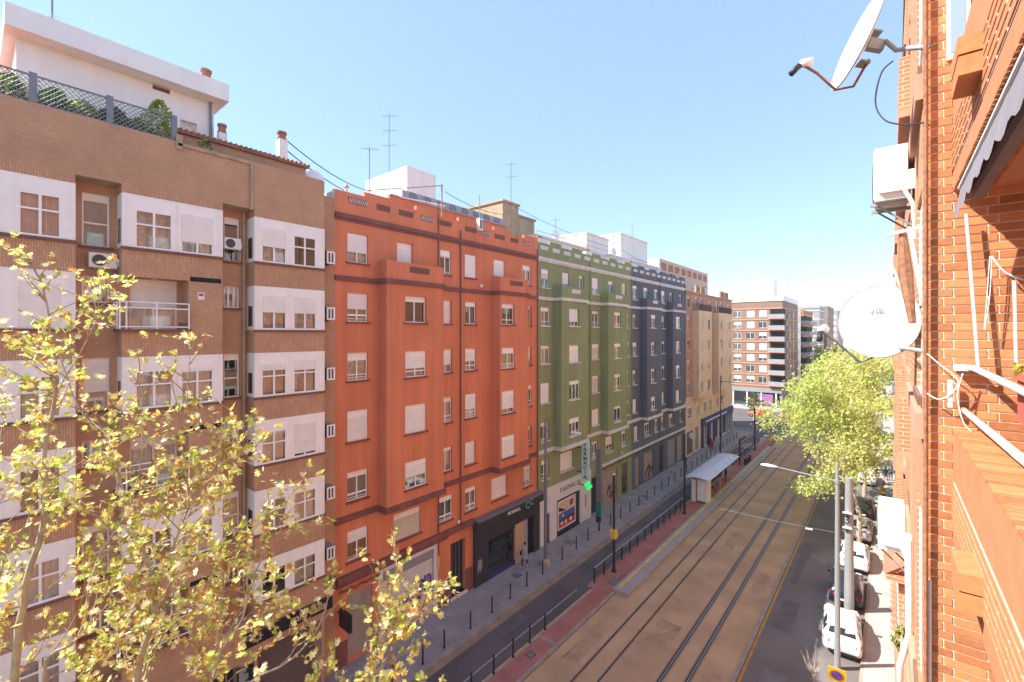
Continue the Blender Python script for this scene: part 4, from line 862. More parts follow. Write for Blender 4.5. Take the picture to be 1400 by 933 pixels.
def lamp(label, x, y, h, arm, m, head_l=.75, base=True, armz=None, r=.09, dz=.25):
    t = thing('street_lamp', label, 'street lamp', (x, y, 0)); az = armz or h-.9
    s = MB(); s.tube([(x,y,.0), (x,y,h)], [r, r*.6], m, 12); s.build('pole', t)
    ax = Vector(arm); e = Vector((x,y,az))+Vector((ax.x, ax.y, dz)); s = MB(); s.tube([(x,y,az), e], [.045, .028], m, 8); s.tube([(x,y,az-.08), (x,y,az+.08)], r*.95, m, 12); s.build('arm', t)
    d = Vector((ax.x, ax.y, dz*.3)).normalized(); s = MB(); rings = []; side = Vector((-d.y, d.x, 0)).normalized()
    for k, (w, hh) in enumerate(((.05,.04), (.13,.08), (.17,.10), (.16,.09), (.07,.04))):
        c = e+d*(k*head_l/4-.05); rings.append([c+side*w*math.cos(a*.7854)+Vector((0,0,1))*hh*math.sin(a*.7854)*(1 if math.sin(a*.7854) > 0 else .5) for a in range(8)])
    s.loft(rings, 'lamp_head'); s.build('lamp_head', t, True)
    if base: s = MB(); s.tube([(x,y,.1), (x,y,.5), (x,y,.6)], [.36, .32, .2], 'tan_stone', 8); s.build('base', t)
    return t
lamp('dark grey street lamp on the left pavement in front of the pharmacy', -19.29, 27.07, 10.7, (1.6, 1.0, 0), 'grey_metal', armz=9.95, dz=-.15, r=.14)
lamp('tall galvanised street lamp beside the nearest parked white car', -2.04, 28.25, 10.4, (-2.6, -.30, 0), 'galvanised', base=False, armz=9.5, r=.14, dz=.3, head_l=.85)
lamp('dark street lamp at the far left kerb by the navy shop', -17.9, 66.5, 11.2, (1.3, .8, 0), 'dark_metal', armz=10.4, dz=-.1)
lamp('thin lamp far along the right pavement under the trees', -.9, 92, 12.5, (-2.5, -.2, 0), 'grey_metal', base=False, armz=12.2)
# masts on the platform
def mast(label, x, y, h, r, m, cat='mast', extras=None, z0=.15):
    t = thing('mast', label, cat, (x, y, z0)); s = MB(); s.tube([(x,y,z0), (x,y,h)], [r, r*.85], m, 14); s.build('pole', t)
    s = MB(); s.cyl((x,y,z0), r*1.7, .12, m, 14); s.build('base', t); return t
a = mast('dark catenary mast with a yellow box standing on the red median', -15.0, 29.35, 7.0, .1, 'dark_metal')
s = MB(); s.box(-15.2, -14.8, 29.1, 29.5, 2.55, 3.15, 'yellow_paint'); s.build('control_box', a)
s = MB(); s.tube([(-15,29.35,7.0), (-15,29.35,7.15)], [.09, .02], 'lamp_head', 10); s.build('cap', a)
mast('dark catenary mast at the near end of the tram shelter', -14.75, 43.0, 7.6, .1, 'dark_metal')
mast('dark catenary mast at the far end of the platform railing', -14.98, 72.9, 6.6, .1, 'dark_metal')
t = thing('signal_mast', 'broad dark signal mast with a green control box in front of the pharmacy door', 'signal mast', (-19.11, 34.66, .13))
s = MB(); s.tube([(-19.11,34.66,.13), (-19.11,34.66,2.9)], .07, 'dark_metal', 10); s.build('pole', t)
s = MB(); s.box(-19.35, -18.9, 34.55, 34.85, 2.6, 7.1, 'grey_metal'); s.build('panel', t)
s = MB(); s.box(-19.35, -18.95, 34.5, 34.75, 1.4, 2.55, 'pharmacy_green'); s.box(-19.3, -18.98, 34.45, 34.78, .9, 1.35, 'dark_metal'); s.build('control_box', t)
t = thing('catenary_mast', 'broad pale grey steel mast standing between parked cars on the right', 'mast', (-1.9, 34.4, 0))
s = MB(); s.tube([(-1.9,34.4,0), (-1.9,34.4,8.2)], [.26, .2], 'galvanised', 16); s.build('pole', t)
s = MB()
for z in (5.2, 6.1): s.box(-2.2, -1.75, 34.05, 34.2, z, z+.06, 'white_paint'); s.box(-2.18, -1.8, 34.04, 34.19, z-.1, z, 'dark_metal')
s.build('clamp', t)
text_obj('number', '3', .7, 'dark_metal', face_my(-1.98, 34.12, 5.68), t, .004)
cable('thin span wire over the tram tracks from the right street lamp to the left mast', [(-2.04,28.25,6.9), (-15.0,29.4,6.7)], .005, 'galvanised', sag=.25)
s = MB(); s.tube([(-3.4,28.3,6.73), (-3.1,28.28,6.755)], .04, 'white_paint', 8); tag(s.build('insulator'), 'small white insulator on the span wire', 'insulator')
for x in (-11.45, -8.1): cable('tram contact wire above the '+('left' if x < -10 else 'right')+' track', [(x,40,5.9), (x,200,5.9)], .009, 'dark_metal')
# tram stop shelter
t = thing('tram_shelter', 'tram stop shelter with a long pale curved roof on the platform', 'shelter', (-14.7, 54, .15))
s = MB(); rings = []
for k in range(9):
    a = k/8; x = -15.6+a*2.3; z = 2.72+.22*math.sin(math.pi*a*.9); rings.append([(x,45.6,z), (x,57.0,z), (x,57.0,z+.05), (x,45.6,z+.05)])
s.loft(rings, 'shelter_roof'); s.build('roof', t)
s = MB()
for k in range(6): s.box(-15.5, -13.4, 47.2+k*1.8, 47.23+k*1.8, 2.93, 2.99, 'shelter_roof')
s.build('roof_rib', t)
for y in (46.9, 50.3, 53.4, 56.4):
    s = MB(); s.box(-15.2, -15.08, y-.06, y+.06, .15, 2.8, 'dark_metal'); s.build('post', t)
for (y0, y1) in ((50.4, 53.3), (53.5, 56.3)): s = MB(); s.box(-15.16, -15.12, y0, y1, .5, 2.4, 'window_glass'); s.build('glass_panel', t)
s = MB(); s.box(-14.75, -13.95, 46.6, 46.75, .35, 2.5, 'shelter_panel'); s.box(-14.70, -14.0, 46.585, 46.6, .5, 2.4, 'sign_white'); s.build('advert_panel', t)
s = MB(); s.box(-15.3, -14.9, 46.6, 48.2, .2, 2.4, 'curtain_white'); s.box(-13.95, -13.8, 46.65, 47.9, .2, 2.5, 'curtain_white'); s.box(-15.05, -14.95, 48.6, 51, .3, 2.0, 'shelter_panel'); s.build('side_panel', t)
s = MB(); s.box(-15.0, -14.6, 51.5, 56, .55, .62, 'galvanised'); s.box(-14.85, -14.75, 52, 52.1, .15, .55, 'dark_metal'); s.box(-14.85, -14.75, 55.4, 55.5, .15, .55, 'dark_metal'); s.build('bench', t)
t = thing('information_board', 'black framed information board beyond the tram shelter', 'sign', (-14.7, 63.3, .15))
s = MB(); s.box(-14.8, -14.66, 63.2, 63.34, .15, 3.5, 'sign_black'); s.build('post', t); s = MB(); s.box(-14.8, -14.66, 63.34, 66.0, 2.75, 3.5, 'sign_black'); s.build('panel', t); s = MB(); s.box(-14.655, -14.65, 63.6, 65.8, 3.0, 3.1, 'sign_white'); s.build('writing', t)
for i, (y, lb) in enumerate(((63.9,'nearest'), (65.0,'middle'), (66.1,'farthest'))):
    s = MB(); s.tube([(-14.2,y,.15), (-14.2,y,1.0)], .2, 'dark_metal', 12); s.tube([(-14.2,y,1.0), (-14.2,y,1.08)], [.22, .16], 'grey_metal', 12); tag(s.build('litter_bin'), lb+' of the three dark litter bins on the platform past the shelter', 'litter bin', 'litter bins')
for i, (y, lb) in enumerate(((76.0,'nearer'), (78.2,'farther'))):
    s = MB(); s.tube([(-14.9,y,.15), (-14.9,y,.8), (-14.9,y+.3,1.15), (-14.9,y+1.2,1.15), (-14.9,y+1.5,.8), (-14.9,y+1.5,.15)], .05, 'white_paint', 8); tag(s.build('bike_rack'), lb+' white hoop barrier at the far end of the tram platform', 'barrier', 'white hoop barriers')
# yellow no-parking sign at the bottom right, bare sapling beside it
t = thing('no_parking_sign', 'square yellow temporary sign with a no parking roundel by the right kerb', 'sign', (-1.9, 26.0, 0), .1)
s = MB(); s.box(-.03, .03, .0, .04, 0, 1.3, 'galvanised'); local(s, 'post', t)
s = MB(); s.add([(-.35,-.02,.75), (.35,-.02,.75), (.35,-.22,1.5), (-.35,-.22,1.5), (-.35,.01,.75), (.35,.01,.75), (.35,-.19,1.5), (-.35,-.19,1.5)], [(0,1,2,3), (4,5,6,7), (0,1,5,4), (1,2,6,5), (2,3,7,6), (3,0,4,7)], 'bin_yellow'); local(s, 'plate', t)
s = MB()
def ang(r, a, off): y = -.12+(r*math.sin(a))*-.258-off; return (r*math.cos(a), y, 1.125+r*math.sin(a)*.966)
s.add([ang(.27, k*.3927, .012) for k in range(16)], [tuple(range(16))], 'poster_red'); s.add([ang(.2, k*.3927, .016) for k in range(16)], [tuple(range(16))], 'sign_blue')
s.add([ang(.2, a, .02) for a in (2.25, 2.46, 5.39, 5.6)], [(0,1,2,3)], 'poster_red'); me = s.mesh('roundel'); link('roundel', me, t, False)
# parked yellow container, scooter
t = thing('recycling_bin', 'yellow lidded recycling container far along the right kerb', 'recycling bin', (-1.7, 90.5, 0))
s = MB(); s.loft([[(-2.4,89.7,.15), (-1.0,89.7,.15), (-1.0,91.3,.15), (-2.4,91.3,.15)], [(-2.5,89.6,1.3), (-.9,89.6,1.3), (-.9,91.4,1.3), (-2.5,91.4,1.3)]], 'bin_yellow'); s.build('body', t)
s = MB(); s.loft([[(-2.5,89.6,1.32), (-.9,89.6,1.32), (-.9,91.4,1.32), (-2.5,91.4,1.32)], [(-2.1,89.9,1.7), (-1.3,89.9,1.7), (-1.3,91.1,1.7), (-2.1,91.1,1.7)]], 'bin_yellow'); s.build('lid', t)
t = thing('motor_scooter', 'dark motor scooter with a yellow panel parked on the right pavement', 'scooter', (-.55, 61, .13), .15)
s = MB(); s.loft([[(-.1,-.75,.4), (.1,-.75,.4), (.1,-.7,.7), (-.1,-.7,.7)], [(-.16,-.3,.3), (.16,-.3,.3), (.16,-.3,.75), (-.16,-.3,.75)], [(-.15,.1,.22), (.15,.1,.22), (.15,.1,.35), (-.15,.1,.35)], [(-.17,.45,.25), (.17,.45,.25), (.15,.5,.95), (-.15,.5,.95)], [(-.08,.62,.5), (.08,.62,.5), (.06,.6,1.0), (-.06,.6,1.0)]], 'bin_yellow'); local(s, 'body', t)
s = MB(); s.loft([[(-.1,-.8,.74), (.1,-.8,.74), (.1,-.8,.84), (-.1,-.8,.84)], [(-.15,-.3,.74), (.15,-.3,.74), (.14,-.3,.86), (-.14,-.3,.86)], [(-.1,.05,.7), (.1,.05,.7), (.08,.05,.78), (-.08,.05,.78)]], 'car_black'); local(s, 'seat', t)
for y in (-.55, .68): s = MB(); s.tube([(-.07,y,.25), (-.05,y,.25), (.05,y,.25), (.07,y,.25)], [.2, .25, .25, .2], 'tyre', 16); local(s, 'wheel', t)
s = MB(); s.tube([(-.32,.42,1.08), (0,.5,1.0), (.32,.42,1.08)], .02, 'dark_metal', 6); s.tube([(0,.5,1.0), (0,.68,.28)], .03, 'dark_metal', 6); local(s, 'handlebar', t)
# ------------------------------------------------------------------ cars (local: +y forward, origin on the ground under the centre)
def car(label, loc, rz, paint, hatch=True, L=4.1, Wd=1.76, H=1.5, group='cars parked along the right kerb'):
    t = thing('parked_car', label, 'car', loc, rz, group); w = Wd/2
    # stations: y, half width, z bottom, z belt, z roof, roof half width
    if hatch: st = [(0,.78,.42,.72,.74,.70), (.05,.88,.30,.95,.98,.74), (.22,.95,.22,1.0,1.12,.72), (.42,.97,.22,1.0,H-.06,.66), (.75,1.0,.2,.99,H,.68), (1.5,1.0,.2,.97,H+.02,.70), (2.2,1.0,.2,.95,H-.03,.68), (2.62,1.0,.2,.93,H-.2,.69), (3.1,1.0,.2,.90,.96,.80), (3.6,.97,.2,.84,.88,.8), (3.95,.88,.25,.72,.74,.7), (4.08,.74,.35,.6,.62,.6)]
    else: st = [(0,.78,.42,.78,.8,.70), (.05,.9,.30,.96,.98,.78), (.3,.96,.22,1.0,1.04,.8), (.65,.98,.22,1.0,1.1,.74), (1.15,1.0,.2,.98,H-.05,.68), (1.7,1.0,.2,.96,H,.69), (2.3,1.0,.2,.95,H-.03,.68), (2.75,1.0,.2,.93,H-.2,.69), (3.2,1.0,.2,.90,.95,.80), (3.7,.97,.2,.84,.88,.8), (4.05,.88,.25,.72,.74,.7), (4.18,.74,.35,.6,.62,.6)]
    def ring(q):
        y, a, zb, zl, zr, rr = q; y = (y-2.05)*L/4.1; X = w*a; r = w*rr; m_ = zb+(zl-zb)*.5
        half = [(0,zb), (X*.9,zb), (X,zb+.12), (X*1.0,m_), (X*.97,zl), (r+(X*.97-r)*.12 if zr-zl > .1 else r, zl+(zr-zl)*.86), (r*.8,zr), (0,zr+.015)]
        pts = [(p[0],y,p[1]) for p in half]+[(-p[0],y,p[1]) for p in half[-2:0:-1]]
        return pts
    rings = [ring(q) for q in st]; s = MB(); s.loft(rings, paint); local(s, 'body', t, True)
    def pane(name, i0, i1, k0, k1, inset=.06, m='car_glass'):
        g = MB()
        for sgn in (1, -1):
            A = [Vector(rings[i0][k0]), Vector(rings[i1][k0]), Vector(rings[i1][k1]), Vector(rings[i0][k1])]
            if sgn < 0: A = [Vector((-p.x, p.y, p.z)) for p in A]
            c = sum(A, Vector())/4; n = (A[1]-A[0]).cross(A[3]-A[0]).normalized()
            if n.dot(c-Vector((0,0,.9))) < 0: n = -n
            A = [c+(p-c)*(1-inset)+n*.012 for p in A]; g.add(A, [(0,1,2,3)], m)
        return g
    j = 2 if hatch else 3
    def wide(name, i0, i1):   # front / rear screen, spanning the car
        g = MB(); a, b = rings[i0], rings[i1]
        P = [Vector(a[5]), Vector(b[5]), Vector((-b[5][0], b[5][1], b[5][2])), Vector((-a[5][0], a[5][1], a[5][2]))]
        P = [Vector((a[5][0]*.98,a[5][1],a[5][2])), Vector((b[5][0]*.95,b[5][1],b[5][2])), Vector((b[6][0]*.6,b[6][1],b[6][2])), Vector((-b[6][0]*.6,b[6][1],b[6][2])), Vector((-b[5][0]*.95,b[5][1],b[5][2])), Vector((-a[5][0]*.98,a[5][1],a[5][2])), Vector((-a[6][0]*.6,a[6][1],a[6][2])), Vector((a[6][0]*.6,a[6][1],a[6][2]))]
        c = sum(P, Vector())/8; n = (P[1]-P[0]).cross(P[5]-P[0]).normalized()
        if n.z < 0: n = -n
        P = [c+(p-c)*.93+n*.022 for p in P]; g.add(P, [tuple(range(8))], 'car_glass'); me = g.mesh(name); link(name, me, t, False)
    wide('rear_window', j, j+1); wide('windscreen', 7, 8)
    for (i0, i1) in ((3+(0 if hatch else 1), 5), (5, 7)):
        g = pane('side_window', i0, i1, 4, 5); local(g, 'side_window', t)
    for sx in (1, -1):
        for (i, y) in enumerate((-1.27*L/4.1, 1.28*L/4.1)):
            s = MB(); x = sx*(w-.11); s.tube([(x-.11,y,.32), (x-.09,y,.32), (x+.09,y,.32), (x+.115,y,.32)], [.27, .32, .32, .27], 'tyre', 20); o = local(s, 'wheel', t)
            s = MB(); s.tube([(x+sx*.10,y,.32), (x+sx*.125,y,.32)], [.2, .17], 'rim', 14); local(s, 'rim', o)
        y = -2.05*L/4.1; s = MB(); s.loft([[(sx*(w*.62),y+.01,.86), (sx*(w*.9),y+.16,.88), (sx*(w*.93),y+.3,.93), (sx*(w*.6),y+.05,.95)], [(sx*(w*.64),y-.03,.74), (sx*(w*.9),y+.06,.72), (sx*(w*.99),y+.3,.80), (sx*(w*.64),y-.0,.76)]], 'tail_red'); local(s, 'taillight', t)
        y = 2.03*L/4.1; s = MB(); s.box(sx*w*.5 if sx > 0 else sx*w*.84, sx*w*.84 if sx > 0 else sx*w*.5, y-.22, y-.05, .62, .75, 'head_clear'); local(s, 'headlight', t)
        s = MB(); s.loft([[(sx*(w-.02),.55,.98), (sx*(w-.02),.65,.98), (sx*(w-.02),.65,1.05), (sx*(w-.02),.55,1.05)], [(sx*(w+.17),.5,.97), (sx*(w+.17),.62,.97), (sx*(w+.17),.62,1.12), (sx*(w+.17),.5,1.12)]], paint if paint != 'car_white' else 'car_black'); local(s, 'wing_mirror', t)
    y = -2.06*L/4.1; s = MB(); s.box(-.26, .26, y-.012, y+.0, .50, .61, 'plate_white'); local(s, 'number_plate', t)
    s = MB(); s.box(-w*.7, w*.7, y-.02, y+.1, .26, .36, 'car_black'); local(s, 'bumper_trim', t)
    return t
car('nearest parked white hatchback at the bottom right beside the tall galvanised lamp', (-2.05, 31.3, 0), .07, 'car_white')
car('dark navy parked car between two white cars, behind the broad grey mast', (-2.15, 36.7, 0), .03, 'car_dark')
car('white parked car second in the row, just beyond the dark navy one', (-2.0, 42.3, 0), .02, 'car_white')
car('silver parked car half under the tree beyond the second white car', (-1.95, 48.4, 0), 0, 'car_silver', False, 4.4)
car('black parked car under the trees behind the silver one', (-1.95, 54.2, 0), 0, 'car_black', False, 4.3)
car('white parked car far along the right kerb under the trees', (-1.95, 66, 0), 0, 'car_white'); car('grey parked car far along the right kerb beside the yellow container', (-1.95, 97, 0), 0, 'car_silver')
car('red car crossing at the far junction, left one of two', (-20.5, 103.5, 0), math.pi/2, 'car_red', True, 4.1, 1.76, 1.5, 'red cars at the far junction')
car('red car crossing at the far junction, right one of two', (-15.0, 104.3, 0), math.pi/2, 'car_red', False, 4.3, 1.76, 1.5, 'red cars at the far junction')
car('white car crossing at the far junction behind the tree leaves', (-9, 106, 0), -math.pi/2, 'car_white', False, 4.3, 1.76, 1.5, 'cars at the far junction')
# ------------------------------------------------------------------ people
def person(label, loc, rz, top, legs, coat=None, bag=None, walk=1, shoe='cloth_black', sc_=1.0, hair='hair_dark'):
    t = thing('person', label, 'person', loc, rz); bm_v = []; ed = []; rd_ = []
    def v(p, r, par=None):
        bm_v.append(p); rd_.append(r)
        if par is not None: ed.append((par, len(bm_v)-1))
        return len(bm_v)-1
    st = .16*walk
    pel = v((0,0,.93), .135); sp = v((0,.0,1.1), .12, pel); ch = v((0,0,1.32), .145, sp); nk = v((0,0,1.46), .055, ch); hd = v((0,.015,1.56), .085, nk); v((0,.01,1.66), .08, hd)
    for sx in (1, -1):
        sh_ = v((sx*.17,0,1.39), .06, ch); el = v((sx*.22,-.05*walk*sx,1.12), .042, sh_); wr = v((sx*.23,.10+.10*walk*-sx,.90), .028, el); pm = v((sx*.23,.13+.10*walk*-sx,.84), .032, wr)
        for q in range(4): v((sx*.23+(q-1.5)*.018,.15+.10*walk*-sx,.765-.008*(q in (1, 2))), .009, pm)
        v((sx*.195,.16+.10*walk*-sx,.81), .010, pm)
        hp = v((sx*.09,0,.88), .095, pel); kn = v((sx*.10,sx*st*.7+.03,.49), .06, hp); an = v((sx*.10,sx*st*1.6-.03,.09), .04, kn); v((sx*.11,sx*st*1.6+.13,.04), .035, an)
    me = bpy.data.meshes.new('b'); me.from_pydata(bm_v, ed, []); me.update(); o = bpy.data.objects.new('b', me); COL.objects.link(o)
    md = o.modifiers.new('s', 'SKIN'); md.use_smooth_shade = True
    for i, r in enumerate(rd_): me.skin_vertices[0].data[i].radius = (r, r)
    me.skin_vertices[0].data[0].use_root = True
    md2 = o.modifiers.new('u', 'SUBSURF'); md2.levels = 1; md2.render_levels = 1
    bpy.context.view_layer.update(); nm = bpy.data.meshes.new_from_object(o.evaluated_get(bpy.context.evaluated_depsgraph_get())); bpy.data.objects.remove(o)
    nm.materials.clear()
    for k in ('skin', top, legs, shoe): nm.materials.append(MATS[k])
    for p in nm.polygons:
        c = p.center; k = 1
        if c.z > 1.47: k = 0
        elif abs(c.x) > .17 and c.z < .9: k = 0
        elif c.z < .09: k = 3
        elif c.z < .95 and abs(c.x) < .19: k = 2
        p.material_index = k
    link('body', nm, t, False)
    s = MB(); s.loft([[(.088*r*math.cos(a*.7854), -.01+.1*r*math.sin(a*.7854), z) for a in range(8)] for (z, r) in ((1.50, .75), (1.58, 1.05), (1.66, 1.12), (1.73, .8), (1.76, .3))], hair); o = local(s, 'hair', t, True); 
    for vv in o.data.vertices:
        if vv.co.y > .03 and vv.co.z < 1.66: vv.co.y = .03
    s = MB(); s.box(-.04, -.02, .093, .1, 1.6, 1.612, 'car_black'); s.box(.02, .04, .093, .1, 1.6, 1.612, 'car_black'); s.box(-.02, .02, .09, .098, 1.535, 1.543, 'poster_red'); s.loft([[(-.012,.09,1.565), (.012,.09,1.565), (0,.09,1.6)], [(-.006,.115,1.568), (.006,.115,1.568), (0,.1,1.59)]], 'skin'); local(s, 'face', t)
    if coat: s = MB(); s.loft([[(r*1.0*math.cos(a*.5236), r*.72*math.sin(a*.5236), z) for a in range(12)] for (z, r) in ((1.44,.1), (1.38,.2), (1.15,.2), (.95,.2), (.6,.25))], coat, caps=False); local(s, 'coat', t, True)
    if bag: s = MB(); s.loft([[(x_,y_,z) for x_, y_ in ((.24,-.12), (.34,-.12), (.34,.14), (.24,.14))] for z in (.75, 1.02)], bag); s.tube([(.26,0,1.0), (.16,0,1.42)], .012, bag, 5); local(s, 'bag', t)
    t.scale = (sc_,)*3
    return t
person('woman in a long pale grey coat with a black bag walking past the charcoal shop', (-20.35, 25.95, .13), math.pi, 'cloth_grey', 'cloth_black', 'cloth_grey', 'cloth_black', 1, 'shoe_white')
person('person with long dark hair and a green bag standing at the tram shelter', (-13.9, 51.3, .15), 2.6, 'cloth_pink', 'skin', None, 'cloth_green', .3, 'shoe_white')
person('person in dark clothes standing by the navy shop', (-20.4, 69.9, .13), -.9, 'cloth_black', 'cloth_blue', 'cloth_black', None, .2)
person('person in a red coat walking near the navy shop', (-19.6, 68.3, .13), .2, 'cloth_red', 'cloth_blue', 'cloth_red', None, 1)
person('person in black beside the beige shutter at the end of the blue building', (-19.6, 57.3, .13), .5, 'cloth_black', 'cloth_black', None, None, .5)
person('person with a pink pushchair walking on the sunny right pavement', (-.35, 66.5, .13), math.pi, 'cloth_black', 'cloth_blue', None, None, 1)
person('person in blue just behind the one with the pushchair', (.1, 67.8, .13), math.pi, 'cloth_blue', 'cloth_black', None, None, 1)
person('person in dark clothes seated level under the tram shelter roof', (-14.3, 55.2, .15), 1.57, 'cloth_black', 'cloth_blue', None, None, 0)['label'] = 'person in dark clothes waiting under the far end of the shelter roof'
t = thing('pushchair', 'pink pushchair on the sunny right pavement', 'pushchair', (-.35, 65.7, .13))
s = MB(); s.loft([[(-.22,-.25,.35), (.22,-.25,.35), (.22,.2,.35), (-.22,.2,.35)], [(-.24,-.1,.65), (.24,-.1,.65), (.24,.3,.75), (-.24,.3,.75)]], 'cloth_pink'); local(s, 'seat', t)
s = MB(); s.tube([(-.22,.55,.98), (-.22,-.3,.1)], .015, 'dark_metal', 5); s.tube([(.22,.55,.98), (.22,-.3,.1)], .015, 'dark_metal', 5); s.tube([(-.22,.55,.98), (.22,.55,.98)], .018, 'dark_metal', 5); local(s, 'frame', t)
for x in (-.24, .24):
    for y in (-.3, .3): s = MB(); s.tube([(x-.02,y,.1), (x+.02,y,.1)], .1, 'tyre', 12); local(s, 'wheel', t)
# ------------------------------------------------------------------ right-hand building (we stand on its balcony)
YW = 5.2
rb = thing('orange_building', 'orange brick apartment building on the right, seen along its facade', 'apartment building', (.5, 5.2, 0))
# wall facing us: mortar plane with real bricks
s = MB(); s.quad((.225,YW+.003,0), (2.4,YW+.003,0), (2.4,YW+.003,27), (.225,YW+.003,27), 'mortar'); s.build('mortar_face', rb, fix=False)
random.seed(12); s = MB(); row = 0; z = 13.9; ch, mo = .0585, .0125
while z < 20.3:
    x = .22; k = 0
    lens = ([.115] if row % 2 else [.175]) 
    while x < 1.5:
        l = lens[0] if k == 0 else (.245 if (row+k) % 3 else .245); x1 = min(x+l, 1.5)
        j = random.uniform(-.0012, .0012); s.box(x, x1, YW-.004+j, YW+.012, z, z+ch, 'orange_brick', 'n'); x = x1+mo; k += 1
    z += ch+mo; row += 1
s.build('brick_wall', rb)
s = MB(); s.quad((.22,YW+.001,0), (2.4,YW+.001,0), (2.4,YW+.001,13.9), (.22,YW+.001,13.9), 'orange_brick_far'); s.quad((.22,YW+.001,20.3), (2.4,YW+.001,20.3), (2.4,YW+.001,27), (.22,YW+.001,27), 'orange_brick_far')
# street facade: bays and recesses, seen at a grazing angle
SX = lambda X: TX(X, -1)
segs = [(5.2, 8.4, .22), (8.4, 10.0, .42), (10.0, 12.6, .30), (12.6, 16.2, .55), (16.2, 19.5, .34), (19.5, 24, .58), (24, 28, .40), (28, 34, .62), (34, 39, .36), (39, 46, .62), (46, 52, .40), (52, 60, .6)]
winR = []
for i, (a, b, X) in enumerate(segs):
    fl = [(2.0+2.9*k+3.2, 2.0+2.9*k+4.7) for k in range(7)]
    hs = [((a+b)/2-.6, (a+b)/2+.6, z0, z1) for z0, z1 in fl]; 
    if i == 0: hs = [(5.45, 6.35, z0-.35, z1) for z0, z1 in fl]
    holes_wall(s, SX(X), a, b, 0, 26.5, hs, 'orange_brick_far' if i % 3 else 'plaster_pink' if i else 'orange_brick_far', .16, 'dark_room'); winR.append((X, hs))
    if i+1 < len(segs): X2 = segs[i+1][2]; s.quad((X,b,0), (X2,b,0), (X2,b,26.5), (X,b,26.5), 'orange_brick_far')
s.quad((.6,60,0), (14,60,0), (14,60,26.5), (.6,60,26.5), 'orange_brick_far'); s.quad((.22,5.2,26.5), (14,5.2,26.5), (14,60,26.5), (.6,60,26.5), 'concrete')
s.build('wall', rb, fix=False)
s = MB(); s.box(2.4, 14, -6, 60, 0, 26.5, 'orange_brick_far', 'b'); s.build('rear_wall', rb)
for X, hs in winR:
    for h in hs: window(rb, SX(X), *h, 2, .0, .2, random.choice([0, .5, .9]), 'curtain_white', sill='brown_sill', back=.06, rot=math.pi, sproj=.03)
# floor ledges, planters of brick and flutes
s = MB()
for (a, b, X) in segs:
    for k in range(8): z = 1.6+2.9*k+2.9; s.box(X-.05, X, a+.02, b-.02, z, z+.22, 'plaster_pink')
s.build('floor_ledge', rb)
for i, (y0, y1, x) in enumerate(((10.2, 12.4, .12), (16.4, 19.3, .14), (24.3, 27.8, .16), (34.3, 38.7, .16))):
    for k in range(7):
        z = 3.4+2.9*k; s = MB(); s.box(x, x+.12, y0, y1, z, z+.9, 'orange_brick_far'); s.box(x+.12, x+.45, y0, y0+.1, z, z+.9, 'orange_brick_far'); s.box(x, x+.5, y0, y1, z-.12, z, 'plaster_pink'); s.build('balcony_parapet', rb)
# our balcony parapets below and above
def parapet(z0, z1, nm, slab):
    s = MB(); s.box(.40, .63, -1.2, YW-.005, z0, z1, 'parapet_brick'); o = s.build(nm, rb)
    s = MB(); s.box(.3965, .3995, .9, YW-.1, z0+.150, z0+.521, 'mortar'); s.build('mortar_bed', o)
    s = MB()
    for k in range(6):
        zz = z0+.16+k*.062
        y = 1.0+random.random()*.1
        while y < YW-.12: s.box(.391, .402, y, y+.235, zz, zz+.042, 'parapet_brick'); y += .262
    s.build('brick_course', o)
    s = MB()
    for k in range(90): y = -.4+k*.062; s.box(.395, .635, y, y+.052, z1 if slab < 0 else z0-.016, z1+.016 if slab < 0 else z0, 'orange_brick')
    s.build('soldier_course', o)
    return o
p1 = parapet(15.28, 16.2, 'balcony_parapet', -1); p2 = parapet(18.17, 19.1, 'balcony_parapet', 1)
s = MB(); s.box(.63, 2.4, -1.2, YW-.005, 15.2, 15.34, 'plaster_pink'); s.box(.63, 2.4, -1.2, YW-.005, 18.15, 18.3, 'plaster_pink'); s.build('balcony_floor', rb)
for z in (15.45, 18.44):
    s = MB(); s.box(.295, .398, 3.55, 3.9, z, z+.105, 'orange_brick'); s.box(.292, .399, 3.545, 3.905, z+.115, z+.215, 'orange_brick'); s.build('brick_corbel', rb)
s = MB(); s.box(.36, .5, YW-.03, YW-.002, 19.25, 20.4, 'white_pvc'); s.box(.385, .47, YW-.035, YW-.031, 19.3, 20.35, 'curtain_blue'); s.build('window', rb)
s = MB(); s.tube([(.235,YW-.05,13.2), (.235,YW-.05,22)], .016, 'rust', 6); s.build('drain_pipe', rb)
s = MB(); s.box(.225, .27, YW-.03, YW-.005, 13.0, 14.93, 'white_pvc'); s.build('window_frame', rb)
# shade canvas under the upper balcony
aw = thing('awning', 'folded grey awning with a scalloped edge under the upper balcony', 'awning', (.4, 4, 18.1))
s = MB(); n = 44
for k in range(n):
    y0 = 1.4+k*(3.5/n); y1 = 1.4+(k+1)*(3.5/n)
    def sc2(y): return 17.93-.055*abs(math.sin(y*9.0))-.015*math.sin(y*3)
    s.quad((.425,y0,18.145), (.425,y1,18.145), (.385,y1,sc2(y1)), (.385,y0,sc2(y0)), 'awning_grey')
s.build('valance', aw, fix=False)
s = MB(); s.tube([(.42,1.4,18.13), (.42,4.95,18.13)], .014, 'white_paint', 6); s.build('front_bar', aw)
s = MB(); s.tube([(.52,1.4,18.08), (.52,5.0,18.08)], .05, 'awning_grey', 10); s.build('roller', aw)
